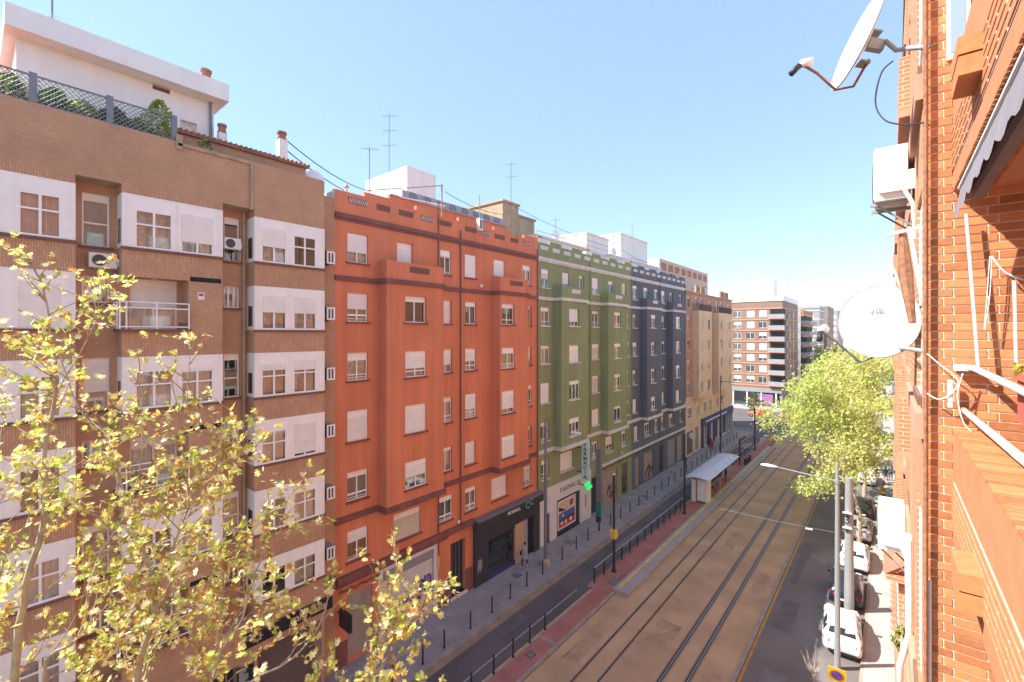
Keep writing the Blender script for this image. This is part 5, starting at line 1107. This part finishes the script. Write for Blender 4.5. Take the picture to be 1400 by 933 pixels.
# pipes, laundry arms, ropes, pot
def pipe(label, pts, r, m, cat='pipe'):
    s = MB(); s.tube(pts, r, m, 10); return tag(s.build('pipe', None, True), label, cat)
t = thing('laundry_rack', 'rusty white laundry rack arms and poles fixed to the brick wall', 'laundry rack', (.5, 5.1, 16.7))
s = MB(); s.tube([(.47,5.1,17.95), (.535,5.08,16.74)], .0115, 'white_paint', 8); s.build('pole', t); s = MB(); s.tube([(.73,5.1,17.4), (.74,5.1,16.75)], .011, 'white_paint', 8); s.build('pole', t)
s = MB(); s.tube([(.44,5.14,16.73), (.52,5.08,16.72), (.66,3.6,16.62), (.75,2.7,16.56)], [.022, .024, .024, .024], 'rusty_white', 10); s.build('arm', t, True)
s = MB(); s.tube([(.46,5.19,16.38), (.57,3.72,16.30), (.66,2.6,16.24)], [.024, .026, .026], 'rusty_white', 10); s.build('arm', t, True)
s = MB(); s.tube([(.38,5.12,16.62), (.38,5.12,16.4)], .018, 'white_paint', 8); s.box(.40, .52, 5.1, 5.18, 16.70, 16.745, 'white_paint'); s.build('clamp', t)
def rope(label, pts, r=.005, m='white_paint', cat='rope'):
    # smooth Catmull-Rom through the points
    P = [Vector(p) for p in pts]; Q = []
    for i in range(len(P)-1):
        a, b, c, d = P[max(i-1, 0)], P[i], P[i+1], P[min(i+2, len(P)-1)]
        for k in range(8):
            u = k/8; Q.append(.5*((2*b)+(-a+c)*u+(2*a-5*b+4*c-d)*u*u+(-a+3*b-3*c+d)*u**3))
    Q.append(P[-1]); s = MB(); s.tube(Q, r, m, 6); return tag(s.build('rope', None, True), label, cat)
rope('white cord looping from the window edge to the laundry arm', [(.24,5.12,16.83), (.32,5.1,16.74), (.42,5.1,16.63), (.39,5.1,16.52), (.31,5.1,16.46), (.24,5.12,16.5)])
rope('white cord hanging from the laundry arm over the parapet', [(.45,5.1,16.68), (.42,5.1,16.5), (.45,5.1,16.3), (.50,5.1,16.22)])
rope('thin double line hanging below the upper balcony shadow', [(.60,5.1,17.6), (.585,5.1,17.3), (.57,5.1,17.02), (.60,5.1,17.3), (.61,5.1,17.6)], .003)
rope('old white rope running from the double line to the second pole', [(.61,5.1,17.6), (.68,5.1,17.47), (.78,5.1,17.4)], .006)
t = thing('plant_pot', 'terracotta window box with a small plant on the laundry arm', 'plant pot', (.72, 4.3, 16.55))
s = MB(); s.box(.65, .9, 3.9, 4.45, 16.42, 16.7, 'terracotta_pot'); s.box(.63, .92, 3.88, 4.47, 16.7, 16.74, 'terracotta_pot'); s.build('pot', t)
s = MB(); random.seed(6)
for k in range(120):
    p = Vector((.62+.22*random.random(), 4.1+.4*random.random(), 16.74+.07*random.random())); d = Vector((random.gauss(0,1), random.gauss(0,1), random.gauss(0,1))).normalized()*.022; w_ = d.orthogonal()*.6
    s.add([p-d, p+w_, p+d, p-w_], [(0,1,2,3)], random.choice(['plant_light', 'leaf_brown', 'leaf_green']))
s.build('plant', t, fix=False)
rope('black cable arching from the upper dish back to the wall', [(.02,5.45,19.5), (-.06,5.3,19.35), (-.1,5.3,19.1), (-.03,5.25,18.9), (.12,5.2,18.8), (.24,5.18,18.78)], .007, 'dark_metal', 'cable')
# satellite dishes
def dish(label, c, n, up, Rr, lnb_len, lnb_drop, mark=False, mount=None):
    n = Vector(n).normalized(); x = Vector(up).cross(n).normalized(); u = n.cross(x).normalized(); M = Matrix((x, u, n)).transposed().to_4x4(); M.translation = Vector(c)
    t = thing('satellite_dish', label, 'satellite dish', c); t.rotation_euler = M.to_euler()
    s = MB(); K = 36; prof = [(0,-.10), (.3,-.092), (.55,-.066), (.78,-.028), (.94,.0), (1.0,.012)]
    vs = [(0,0,prof[0][1]*Rr*1.4)]; fs = []
    for (r, z) in prof[1:]: vs += [(Rr*r*math.cos(k*2*math.pi/K), Rr*1.06*r*math.sin(k*2*math.pi/K), z*Rr*1.4) for k in range(K)]
    for k in range(K): fs.append((0, 1+k, 1+(k+1) % K))
    for i in range(len(prof)-2):
        for k in range(K): a = 1+i*K; fs.append((a+k, a+K+k, a+K+(k+1) % K, a+(k+1) % K))
    s.add(vs, fs, 'dish_white'); b0 = [(v[0], v[1], v[2]-.012) for v in vs]; s.add(b0, [f[::-1] for f in fs], 'dish_white')
    me = s.mesh('reflector'); me.polygons.foreach_set('use_smooth', [True]*len(me.polygons)); link('reflector', me, t, False)
    s = MB(); s.tube([(Rr*math.cos(k*2*math.pi/K), Rr*1.06*math.sin(k*2*math.pi/K), .012*Rr*1.4-.004) for k in range(K+1)], .008, 'dish_rim', 6, False); local(s, 'rim', t, True)
    s = MB(); e = (lnb_drop[0], lnb_drop[1], lnb_len); s.tube([(0,-Rr*.35,-.16), (e[0]*.3,-Rr*1.02,-.12), (e[0]*.5,-Rr*1.18,.02), (e[0]*.8,e[1]*.6-Rr*.45,lnb_len*.55), e], .013, 'rust' if not mark else 'galvanised', 8); local(s, 'arm', t, True)
    s = MB(); s.tube([e, (e[0],e[1]+.03,e[2]-.1)], [.035, .05], 'lamp_head', 12); s.tube([(e[0],e[1]-.02,e[2]), (e[0],e[1]-.12,e[2]+.05)], .03, 'dark_metal', 8); local(s, 'receiver', t, True)
    s = MB(); s.box(-.035, .035, -.05, .05, -.24, -.10, 'galvanised'); s.box(-.06, .06, .1, .115, -.17, -.08, 'galvanised'); s.box(-.06, .06, -.2, -.185, -.17, -.08, 'galvanised'); local(s, 'bracket', t)
    if mount: s = MB(); s.tube(mount, .021, 'galvanised', 10); s.build('mount', t, True)
    if mark:
        cu = text_obj('lettering', 'via', .13, 'dish_mark', Matrix.Identity(4), None, .001, .002); cu.parent = t; cu.location = (-.02, .13, -.062*Rr*1.4-.02+.012)
        s = MB()
        for (a, b) in ((-.06,-.26), (.06,-.26), (-.02,.03), (.09,.03)): s.tube([(a,b,-.105*Rr*1.0), (a,b,-.055*Rr)], .005, 'dish_mark', 6)
        local(s, 'bolt', t)
    return t
dish('upper white satellite dish seen edge-on against the sky', (-.25, 5.64, 19.88), (-.9,-.43,.36), (0,0,1), .41, .42, (0, -.30), False, [(-.03,5.68,19.82), (.05,5.6,19.66), (.12,5.45,19.58), (.27,5.2,19.41)])
dish('large round white satellite dish facing us with faint via lettering', (-.10, 6.4, 17.13), (-.30,-.93,.10), (-.12,0,1), .372, .45, (-.38, -.10), True, [(-.06,6.55,17.05), (.08,6.3,16.85), (.24,5.45,16.84)])
ac_unit('white air conditioner on a bracket high on the right wall below the upper dish', (.22, 7.2, 18.56), math.pi, .62, .62, .3)
ac_unit('white air conditioner low on the right wall above the pavement', (.22, 8.6, 13.95), math.pi, .6, .58, .28)
pipe('white bent drain pipe on the right wall beside the lower air conditioner', [(.17,7.2,14.6), (.18,7.2,13.4), (.10,7.4,12.9), (.10,7.4,12.5)], .035, 'white_paint')
random.seed(15)
bush('wall_plant', 'small green plant with a pink flower below the lower air conditioner', 'plant', (.12, 8.2, 12.6), .12, .4, 90, ['plant_light', 'plant_leaf'], .03)
t = thing('tiled_canopy', 'small red tiled canopy sticking out of the right wall', 'canopy', (.1, 10.6, 12.9))
s = MB()
for k in range(7): s.tube([(.3,10.1+k*.13,13.2), (-.06,10.1+k*.13,12.9)], .05, 'roof_tile', 6)
s.box(-.06, .3, 10.05, 10.95, 12.8, 12.9, 'orange_brick_far'); s.build('tiles', t)
t = thing('scalloped_canopy', 'long white canopy with a red scalloped tile edge low on the right wall', 'canopy', (.35, 16, 9.5))
s = MB(); s.add([(.42,12.8,10.9), (.42,19,10.9), (.14,19,10.6), (.14,12.8,10.6), (.42,12.8,11.0), (.42,19,11.0), (.14,19,10.7), (.14,12.8,10.7)], [(0,1,2,3), (4,5,6,7), (0,1,5,4), (1,2,6,5), (2,3,7,6), (3,0,4,7)], 'white_render'); s.build('roof', t)
s = MB()
for k in range(20): s.tube([(.16,12.9+k*.31,10.66), (.06,12.9+k*.31,10.55)], .08, 'roof_tile', 8)
s.build('tile_edge', t)
# dangling things between the dishes
t = thing('folded_sunshade', 'closed weathered sunshade hanging beside the window on the right wall', 'sunshade', (.15, 5.9, 17.4))
s = MB(); s.tube([(.10,6.0,18.0), (.12,6.0,17.6), (.17,5.9,17.1)], [.03, .06, .03], 'rust', 8); s.tube([(.14,5.7,18.0), (.22,5.4,17.3)], .015, 'white_paint', 6); s.build('canvas', t)
s = MB(); s.tube([(-.02,6.0,18.0), (.22,5.9,18.02)], .018, 'white_paint', 6); s.tube([(.0,6.1,17.75), (.18,6.1,17.2)], .014, 'white_paint', 6); s.build('arm', t)
# small weathered white frame of the neighbouring window
# ------------------------------------------------------------------ far buildings
def block(name, label, x0, x1, y0, y1, h, m, floors, fz0, fh, colsS, colsE, band=None, wS=1.2, wE=1.2, wh=1.45, balc=None, top='white_render', roofh=.5, ground='grey_stucco', shp=.4):
    t = thing(name, label, 'apartment building', ((x0+x1)/2, (y0+y1)/2, 0)); s = MB()
    hS = [(x-wS/2, x+wS/2, fz0+fh*f, fz0+fh*f+wh) for f in range(floors) for x in colsS]; hE = [(y-wE/2, y+wE/2, fz0+fh*f, fz0+fh*f+wh) for f in range(floors) for y in colsE]
    holes_wall(s, TY(y0), x0, x1, 4, h, hS, m, .4); holes_wall(s, TX(x1), y0, y1, 4, h, hE, m, .4)
    s.box(x0, x1, y0, y1, 0, 4, ground, 'bt'); s.quad((x0,y0,4), (x0,y1,4), (x0,y1,h), (x0,y0,h), m); s.quad((x0,y1,4), (x1,y1,4), (x1,y1,h), (x0,y1,h), m)
    s.build('wall', t, fix=False); s = MB(); s.box(x0-.15, x1+.15, y0-.15, y1+.15, h, h+roofh, top); s.build('roof', t)
    if band:
        s = MB()
        for f in range(floors+1): z = fz0-.75+fh*f; s.box(x0-.1, x1+.1, y0-.1, y0, z, z+.28, band); s.box(x1, x1+.1, y0, y1, z, z+.28, band)
        s.build('floor_band', t)
    for h_ in hS: window(t, TY(y0), *h_, 2, 0, .15, random.choice([0, .5, 1, 1]), 'curtain_white', sill=None, rot=-math.pi/2)
    for h_ in hE: window(t, TX(x1), *h_, 2, 0, .15, random.choice([0, .5, 1, 1]), 'curtain_white', sill=None)
    if balc:
        for f in range(floors):
            z = fz0-.5+fh*f
            for (bx0, bx1, by0, by1) in balc:
                b = MB(); b.box(bx0, bx1, by0, by1, z, z+.18, band or m); b.build('balcony_floor', t)
                b = MB(); b.box(bx0, bx1, by0, by0+.06, z+.18, z+1.05, 'curtain_grey'); b.box(bx1-.06, bx1, by0, by1, z+.18, z+1.05, 'curtain_grey'); b.build('balcony_railing', t)
                b = MB(); b.quad((bx0+.3,y0-.02,z+.2), (bx1-.4,y0-.02,z+.2), (bx1-.4,y0-.02,z+2.4), (bx0+.3,y0-.02,z+2.4), 'dark_room') if by0 < y0 else b.quad((x1+.02,by0+.5,z+.2), (x1+.02,by1-.5,z+.2), (x1+.02,by1-.5,z+2.4), (x1+.02,by0+.5,z+2.4), 'dark_room'); b.build('balcony_opening', t, fix=False)
    return t
random.seed(77)
brick('far_brick', (.30,.18,.12), (.27,.155,.10), (.27,.19,.14), .25, .07, .008, .2, .06)
mat('far_band', (.50, .27, .17), .8, .08)
cb = block('corner_building', 'brown brick corner block with orange floor bands across the junction', -46, -18.6, 118, 140, 24.4, 'far_brick', 7, 5.5, 2.55, [-41, -36.5, -32, -28.0, -25.2, -22.6], [121, 125, 129, 134], 'far_band', 1.7, 1.4, 1.6, [(-21.4, -18.0, 116.9, 118), (-18.6, -17.6, 118.8, 121.5)], 'white_render', 1.2)
for z in range(7): pass
s = MB(); s.box(-46, -18.7, 117.6, 117.95, 3.4, 4.3, 'galvanised'); s.box(-45, -19.2, 117.9, 117.97, .4, 3.3, 'dark_glass')
for x in range(-44, -19, 3): s.box(x, x+.3, 117.7, 117.9, .1, 3.4, 'shelter_panel')
s.box(-23.5, -20.5, 117.8, 117.88, .6, 3.0, 'purple'); s.build('shop_front', cb)
roof_hut('white stair tower on the brown corner block', -26, -21, 121, 126, 25.6, 29.4, 'white_render')
roof_hut('low white hut on the brown corner block', -36, -30, 121, 128, 25.6, 27.2, 'white_render')
block('cream_tower', 'narrow pale cream block just past the brown corner block', -34, -18.9, 141, 147.5, 23.5, 'white_render', 6, 5.5, 2.9, [-21, -24], [142.8, 145.4], None, 1.2, 1.0)
block('balcony_building', 'red brick block with stacked grey balconies farther down the street', -36, -18.6, 150, 170, 22.6, 'orange_brick_far', 6, 5.2, 2.95, [-23, -27], [153, 158, 163, 168], 'far_band', 1.4, 1.4, 1.5, [(-21.5, -17.4, 148.7, 150), (-18.6, -17.2, 151, 169)], 'roof_tile', .9)
block('grey_building', 'dark glass and pale concrete block beyond the red balcony block', -36, -17.6, 178, 190, 25.2, 'grey_stucco', 7, 5.5, 2.8, [-20.3, -23.2, -26], [181, 185, 188], 'white_band', 2.2, 1.6, 1.5, None, 'concrete', .8)
block('blue_edged_building', 'brown block with a pale blue vertical edge down the street', -32, -17.2, 196, 222, 26.4, 'far_brick', 8, 5, 2.6, [-19.2], [199, 203, 208, 213, 218], None, 1.4, 1.6, 1.5, None, 'concrete', .6)
s = MB(); s.box(-21.9, -20.4, 195.7, 196, 0, 26.4, 'curtain_blue'); s.box(-17.2, -17.1, 196, 197.5, 0, 26.4, 'curtain_blue'); tag(s.build('vertical_fin'), 'pale blue vertical cladding strip on the far brown block', 'cladding')
block('white_slab_building', 'grey and white block with dark window stacks farthest down the street', -34, -16.6, 232, 262, 26.5, 'grey_stucco', 8, 5, 2.6, [-18, -21, -24], [236, 241, 246, 251, 256], None, 1.6, 2, 1.6, None, 'white_render', .8)
block('pale_end_building', 'pale block closing the view at the end of the left row', -36, -15, 275, 320, 27, 'white_render', 8, 5, 2.7, [-17, -20, -23], [280, 286, 292, 300, 310], None, 1.6, 2, 1.6)
block('end_building', 'distant pale block closing the end of the street', -12, 40, 420, 440, 22, 'grey_stucco', 6, 5, 2.8, [-10+3*k for k in range(15)], [425, 432], 'white_band', 1.6, 1.6, 1.5)
# buildings on the right side past ours
block('right_row_building', 'pale block on the right side beyond our orange building', 1.2, 14, 62, 110, 22, 'plaster_pink', 6, 5, 2.9, [4, 8], [], None)
block('right_row_building', 'far white block at the end of the right pavement', 1.5, 14, 122, 300, 24, 'white_render', 6, 5, 2.9, [4, 8], [], None)
# ------------------------------------------------------------------ trees
LEAF = [(0,0), (.22,.16), (.62,.20), (.44,.40), (.78,.78), (.36,.62), (.24,1.0), (0,.72)]
def maple(s, p, d, n, size, m):
    d = d.normalized(); x = d.cross(n)
    if x.length < 1e-3: x = d.orthogonal()
    x.normalize(); n = x.cross(d)
    pts = [p+size*(x*a*.62+d*b+n*.12*abs(a)) for a, b in LEAF]; ptl = [p+size*(-x*a*.62+d*b+n*.12*abs(a)) for a, b in LEAF[1:-1]]
    s.add(pts, [tuple(range(8))], m); s.add([pts[0]]+ptl+[pts[-1]], [(0,)+tuple(range(7, 0, -1))], m)
def rv(a=1): return Vector((random.gauss(0,a), random.gauss(0,a), random.gauss(0,a)))
def plane_tree(label, base, stems, seed, density=1.0, fill=()):
    random.seed(seed); t = thing('plane_tree', label, 'tree', base); wd = MB(); lf = MB()
    def cluster(p, d, k, big=1):
        for _ in range(k):
            dd = (d*.5+rv(.75)); m = random.choices(['leaf_yellow', 'leaf_green', 'leaf_brown', 'leaf_pale'], [5, 3.4, 1.6, 4.5])[0]
            maple(lf, p+rv(.02), dd, rv()+Vector((0,0,1.2)), random.choice((1,1,.65))*random.uniform(.055, .115)*big, m)
    def twig(p, d, L, r, lvl):
        P = [p]; n = max(3, int(L/.13))
        for k in range(n): d = (d+rv(.13)+Vector((0,0,.06))).normalized(); P.append(P[-1]+d*L/n)
        wd.tube(P, [r*(1-.75*i/n) for i in range(n+1)], 'twig' if r < .012 else 'bark', 5)
        for i in range(1, n+1):
            if lvl == 0 or random.random() < .5: cluster(P[i], d, random.choice([1, 2, 2, 3]) if i < n else random.choice([3, 4, 5, 6]))
            if random.random() < .04: 
                c = P[i]+Vector((0,0,-.04)); lf_b = [c+rv(.022) for _ in range(9)]
                for q in range(7): maple(lf, c, rv(), rv(), .035, 'leaf_brown')
            if lvl > 0 and random.random() < .75: twig(P[i], (d+rv(.6)).normalized(), L*random.uniform(.35, .6), r*.5, lvl-1)
    for st in stems:
        P = [Vector(q) for q in st[0]]; r0, r1 = st[1]
        # smooth
        Q = []
        for i in range(len(P)-1):
            a, b, c, d = P[max(i-1, 0)], P[i], P[i+1], P[min(i+2, len(P)-1)]
            for k in range(4): u = k/4; Q.append(.5*((2*b)+(-a+c)*u+(2*a-5*b+4*c-d)*u*u+(-a+3*b-3*c+d)*u**3))
        Q.append(P[-1]); n = len(Q)-1
        wd.tube([q+rv(.006) for q in Q], [(r0+(r1-r0)*i/n)*(.62 if r0 < .1 else 1) for i in range(n+1)], 'bark', 8)
        for i in range(1, n+1):
            f = i/n; d = (Q[i]-Q[i-1]).normalized()
            if Q[i].z < 11.6: continue
            k = st[2]*density
            cnt = int(k)+(random.random() < k-int(k))
            for _ in range(cnt):
                out = (d*.5+rv(.55)); out.z = abs(out.z)*.7+.1; L = random.uniform(.35, .95)*(1.15-f*.55); twig(Q[i], out.normalized(), L, .009, 1 if f < .75 else 0)
        cluster(Q[-1], Vector((0,0,1)), 6)
    link('trunk', wd.mesh('trunk'), t, True)
    link('crown', lf.mesh('crown'), t, True)
    return t
S1 = [
 ([(-7.2,.3,11.4), (-7.7,.37,13.01), (-7.75,.46,14.07), (-7.85,.63,14.84), (-8.01,.63,15.52), (-8.19,.74,16.22), (-8.51,.73,17.06), (-8.76,.65,17.7), (-9.06,.54,18.06)], (.07, .010), 1.0),
 ([(-6.4,1.1,11.0), (-7.14,1.35,12.71), (-7.13,1.49,13.3), (-7.21,1.56,13.79), (-7.62,1.47,14.26), (-8.06,1.36,14.97), (-8.44,1.31,15.52), (-8.9,1.06,15.91), (-9.28,.88,16.75)], (.075, .010), 1.0),
 ([(-7.21,1.56,13.79), (-7.13,1.75,14.31), (-7.11,1.89,14.84), (-7.31,1.86,15.59), (-7.37,1.94,16.16), (-7.44,2.01,16.91)], (.03, .006), .62),
 ([(-6.4,1.1,11.0), (-7.15,.56,13.17), (-6.98,.83,13.61), (-7.12,.98,14.32), (-7.05,1.29,14.93), (-7.2,1.43,15.68), (-7.49,1.45,16.49)], (.035, .006), .5),
 ([(-5.4,1.4,10.6), (-6.07,1.85,12.94), (-6.03,2.14,13.52), (-6.11,2.34,14.03), (-6.1,2.6,14.5), (-6.06,2.77,14.98)], (.03, .006), .8),
 ([(-7.05,1.81,14.5), (-6.99,2.12,15.1), (-6.91,2.45,15.34), (-6.99,2.39,15.64)], (.012, .005), .9),
 ([(-8.19,.74,16.22), (-7.93,1.09,17.15), (-8.14,1.04,17.64)], (.012, .005), .5),
 ([(-7.2,.3,11.4), (-8.6,.2,12.4), (-9.3,.3,13.6), (-9.8,.3,14.9), (-10.0,.4,16.0)], (.04, .008), 1.3),
 ([(-6.4,1.1,11.0), (-7.6,1.5,12.3), (-7.9,1.9,13.0), (-8.2,2.0,13.8), (-8.3,2.2,14.6)], (.03, .006), 1.3),
 ([(-5.4,1.4,10.6), (-6.6,1.9,12.0), (-6.7,2.1,12.9), (-6.8,2.2,13.6), (-6.7,2.4,14.3)], (.03, .006), .9),
 ([(-3.1,.4,0), (-3.3,.4,3), (-3.9,.6,6.5), (-4.8,.9,9.0), (-5.8,1.0,10.4), (-6.4,1.1,11.0)], (.28, .12), 0), ([(-4.8,.9,9.0), (-5.4,1.4,10.6)], (.1, .05), 0), ([(-5.8,1.0,10.4), (-7.2,.3,11.4)], (.1, .07), 0),
]
S2 = [
 ([(-4.6,2.5,11.6), (-5.7,2.02,12.79), (-5.55,2.54,13.07), (-5.47,2.86,13.39), (-5.5,2.97,13.79)], (.03, .006), .35),
 ([(-4.4,2.9,11.6), (-4.87,3.1,12.54), (-4.92,3.45,12.86), (-4.87,3.75,13.2), (-4.73,4.0,13.43)], (.022, .005), 1.3),
 ([(-4.87,3.1,12.54), (-4.91,3.33,13.11), (-4.92,3.45,13.61), (-4.9,3.6,14.07)], (.012, .004), .7),
 ([(-4.4,2.9,11.6), (-5.2,2.6,12.6), (-5.3,2.9,13.1)], (.02, .006), .5),
 ([(-2.9,5.0,0), (-3.1,4.8,4), (-3.6,4.0,8), (-4.2,3.2,10.8), (-4.4,2.9,11.6)], (.24, .04), 0), ([(-4.2,3.2,10.8), (-4.6,2.5,11.6)], (.04, .03), 0),
]
plane_tree('near plane tree with fresh yellow leaves filling the lower left', (-3.1, .4, 0), S1, 41, 1.55)
plane_tree('smaller yellow-leaved branches at the bottom in front of the graffiti shutter', (-2.9, 5.0, 0), S2, 43, 1.25)
# street trees in the parking lane on the right
def crown_tree(label, base, H, Rr, n, seed, size=.2, mats=('leaf_far', 'leaf_far', 'leaf_far_pale', 'leaf_green'), lean=(-1.2, 0)):
    random.seed(seed); t = thing('plane_tree', label, 'tree', base, 0, 'plane trees along the right kerb'); wd = MB(); lf = MB()
    top = Vector((lean[0], lean[1], H*.5)); tips = []
    wd.tube([(0,0,0), (.05,0,H*.18), (lean[0]*.3,lean[1]*.3,H*.33), (lean[0]*.6,lean[1]*.6,H*.45)], [.2, .16, .14, .12], 'bark', 10)
    c = Vector((lean[0], lean[1], H*.60)); ax = Vector((Rr, Rr, H*.41))
    for k in range(26):
        d = rv().normalized(); d.z = d.z*.9+.1; p = Vector((lean[0]*.6, lean[1]*.6, H*.45)); e = c+Vector((d.x*ax.x, d.y*ax.y, d.z*ax.z))*random.uniform(.62, 1.12); m1 = p.lerp(e, .35)+Vector((0,0,.5)); m2 = p.lerp(e, .7)+rv(.25)
        wd.tube([p, m1, m2, e], [.075, .05, .03, .01], 'bark', 6); tips += [(m2, .9), (e, .8), (m1.lerp(m2, .5), .8)]
        for q in range(5): f = m2.lerp(e, random.random())+rv(.75); wd.tube([m2.lerp(e, .3), f], [.02, .006], 'twig', 4); tips.append((f, .55))
    for k in range(n):
        p, sp = random.choice(tips); p = p+rv(.5)*sp*(Rr/5+.3)
        q = p-c
        if (q.x/ax.x)**2+(q.y/ax.y)**2+(q.z/ax.z)**2 > 1.7 or p.z < H*.2: continue
        if noise.noise(p*.55+Vector((seed,0,0))) < -.18: continue
        d = rv().normalized(); u = d.orthogonal().normalized()*size*(.5+.8*random.random()); w_ = d.cross(u)*.7
        lf.add([p-u, p+w_*.9, p+u*1.1, p-w_], [(0,1,2,3)], random.choice(mats))
    link('trunk', wd.mesh('trunk'), t, False); link('crown', lf.mesh('crown'), t, False); return t
crown_tree('nearest big plane tree on the right with bright yellow-green crown', (-1.9, 45.6, 0), 14.4, 5.3, 21000, 51, .115, lean=(-1.9, .5))
crown_tree('second plane tree on the right, right behind the nearest crown', (-1.95, 57, 0), 14.5, 4.9, 9000, 52, .16, lean=(-2.4, 0))
crown_tree('third plane tree on the right, showing above the nearest crown', (-1.9, 70, 0), 15.5, 5.2, 7500, 53, .19, lean=(-2.6, 0))
crown_tree('fourth plane tree on the right, deep in the row', (-1.9, 82, 0), 15.5, 5.0, 5000, 54, .22, lean=(-2.4, 0))
crown_tree('dark-crowned tree at the far side of the junction', (-9.5, 122, 0), 13.5, 4.6, 4500, 55, .26, ('leaf_dark', 'leaf_dark', 'leaf_green'), (0, 0))
crown_tree('brownish sparse tree left of the big crown at the junction', (-6.2, 92, 0), 11.5, 3.4, 2600, 56, .2, ('leaf_brown', 'leaf_pale', 'leaf_far'), (-1.0, 0))
crown_tree('dark tree before the red balcony block', (-12.5, 140, 0), 14, 5, 4500, 57, .28, ('leaf_dark', 'leaf_dark', 'leaf_far'), (0, 0))
crown_tree('far tree on the right kerb beyond the junction', (-2.2, 128, 0), 13, 4.6, 3200, 58, .28, lean=(-1, 0)); crown_tree('farthest tree on the right kerb', (-2.2, 160, 0), 13, 5, 2600, 59, .34, lean=(-1, 0))
crown_tree('small tree on the left corner before the far shops', (-20.5, 99, 0), 5.0, 1.5, 500, 60, .2, ('leaf_dark', 'plant_leaf'), (0, 0))
# bare sapling at the bottom right
t = thing('bare_sapling', 'bare pale sapling by the kerb at the bottom right', 'sapling', (-2.75, 25.2, 0)); s = MB(); random.seed(4)
s.tube([(0,0,0), (.03,0,.7), (0,.02,1.2)], [.035, .028, .022], 'bark', 6)
for k in range(9):
    a = k*.7; e = Vector((.5*math.cos(a), .35*math.sin(a), random.uniform(1.9, 2.6))); mp = Vector((.28*math.cos(a), .2*math.sin(a), 1.55)); s.tube([(0,.02,1.0+.03*k), mp, e], [.018, .012, .004], 'bark', 5)
    s.tube([mp, mp+Vector((.12*math.cos(a+1), .1*math.sin(a+1), .4))], [.008, .003], 'bark', 4)
local(s, 'trunk', t)
# ------------------------------------------------------------------ haze, light, camera
m, nt, out = new_mat('haze'); pv = nt.nodes.new('ShaderNodeVolumePrincipled'); pv.inputs['Color'].default_value = (.86, .91, 1, 1); pv.inputs['Density'].default_value = HAZE; pv.inputs['Anisotropy'].default_value = .2; nt.links.new(pv.outputs[0], out.inputs['Volume'])
if HAZE: s = MB(); s.box(-455, 455, -205, 905, -1.2, 36, 'haze'); hz = s.build('haze'); hz['kind'] = 'stuff'
EL, AZ = R(45), Vector((-.755, -.655))
w = bpy.data.worlds.new('World'); sc.world = w; w.use_nodes = True; nt = w.node_tree; nt.nodes.clear()
sk = nt.nodes.new('ShaderNodeTexSky'); sk.sky_type = 'NISHITA'; sk.sun_disc = False; sk.sun_elevation = EL; sk.sun_rotation = math.atan2(AZ.x, AZ.y) % (2*math.pi)
sk.altitude = 10; sk.air_density = SKY_AIR; sk.dust_density = SKY_DUST; sk.ozone_density = 2.2
bg = nt.nodes.new('ShaderNodeBackground'); bg.inputs[1].default_value = SKY_S; wo = nt.nodes.new('ShaderNodeOutputWorld'); hs_ = nt.nodes.new('ShaderNodeHueSaturation'); hs_.inputs['Saturation'].default_value = 1.0; nt.links.new(sk.outputs[0], hs_.inputs['Color']); mx_ = nt.nodes.new('ShaderNodeMix'); mx_.data_type = 'RGBA'; mx_.inputs[0].default_value = .62; mx_.inputs[7].default_value = (1.10, 1.57, 2.5, 1)
nt.links.new(hs_.outputs[0], mx_.inputs[6]); nt.links.new(mx_.outputs[2], bg.inputs[0]); nt.links.new(bg.outputs[0], wo.inputs[0])
sl = bpy.data.lights.new('sun', 'SUN'); sl.energy = SUN_S; sl.angle = R(.5); sl.color = (1, .95, .87); so = bpy.data.objects.new('sun', sl); COL.objects.link(so)
sd = Vector((AZ.x*math.cos(EL), AZ.y*math.cos(EL), math.sin(EL))); so.rotation_euler = sd.to_track_quat('Z', 'Y').to_euler()
cam = bpy.data.cameras.new('camera'); co = bpy.data.objects.new('camera', cam); COL.objects.link(co); sc.camera = co
co.location = (0, 0, 17); co.rotation_euler = (R(90), 0, R(39.7)); cam.sensor_width = 36; cam.lens = 622/1400*36; cam.shift_y = -10.5/1400; cam.clip_start = .05; cam.clip_end = 3000
vs_ = sc.view_settings; vs_.view_transform = 'Standard'; vs_.look = 'None'; vs_.gamma = 1; vs_.exposure = EXPO
sc.render.resolution_x = 1024; sc.render.resolution_y = 682
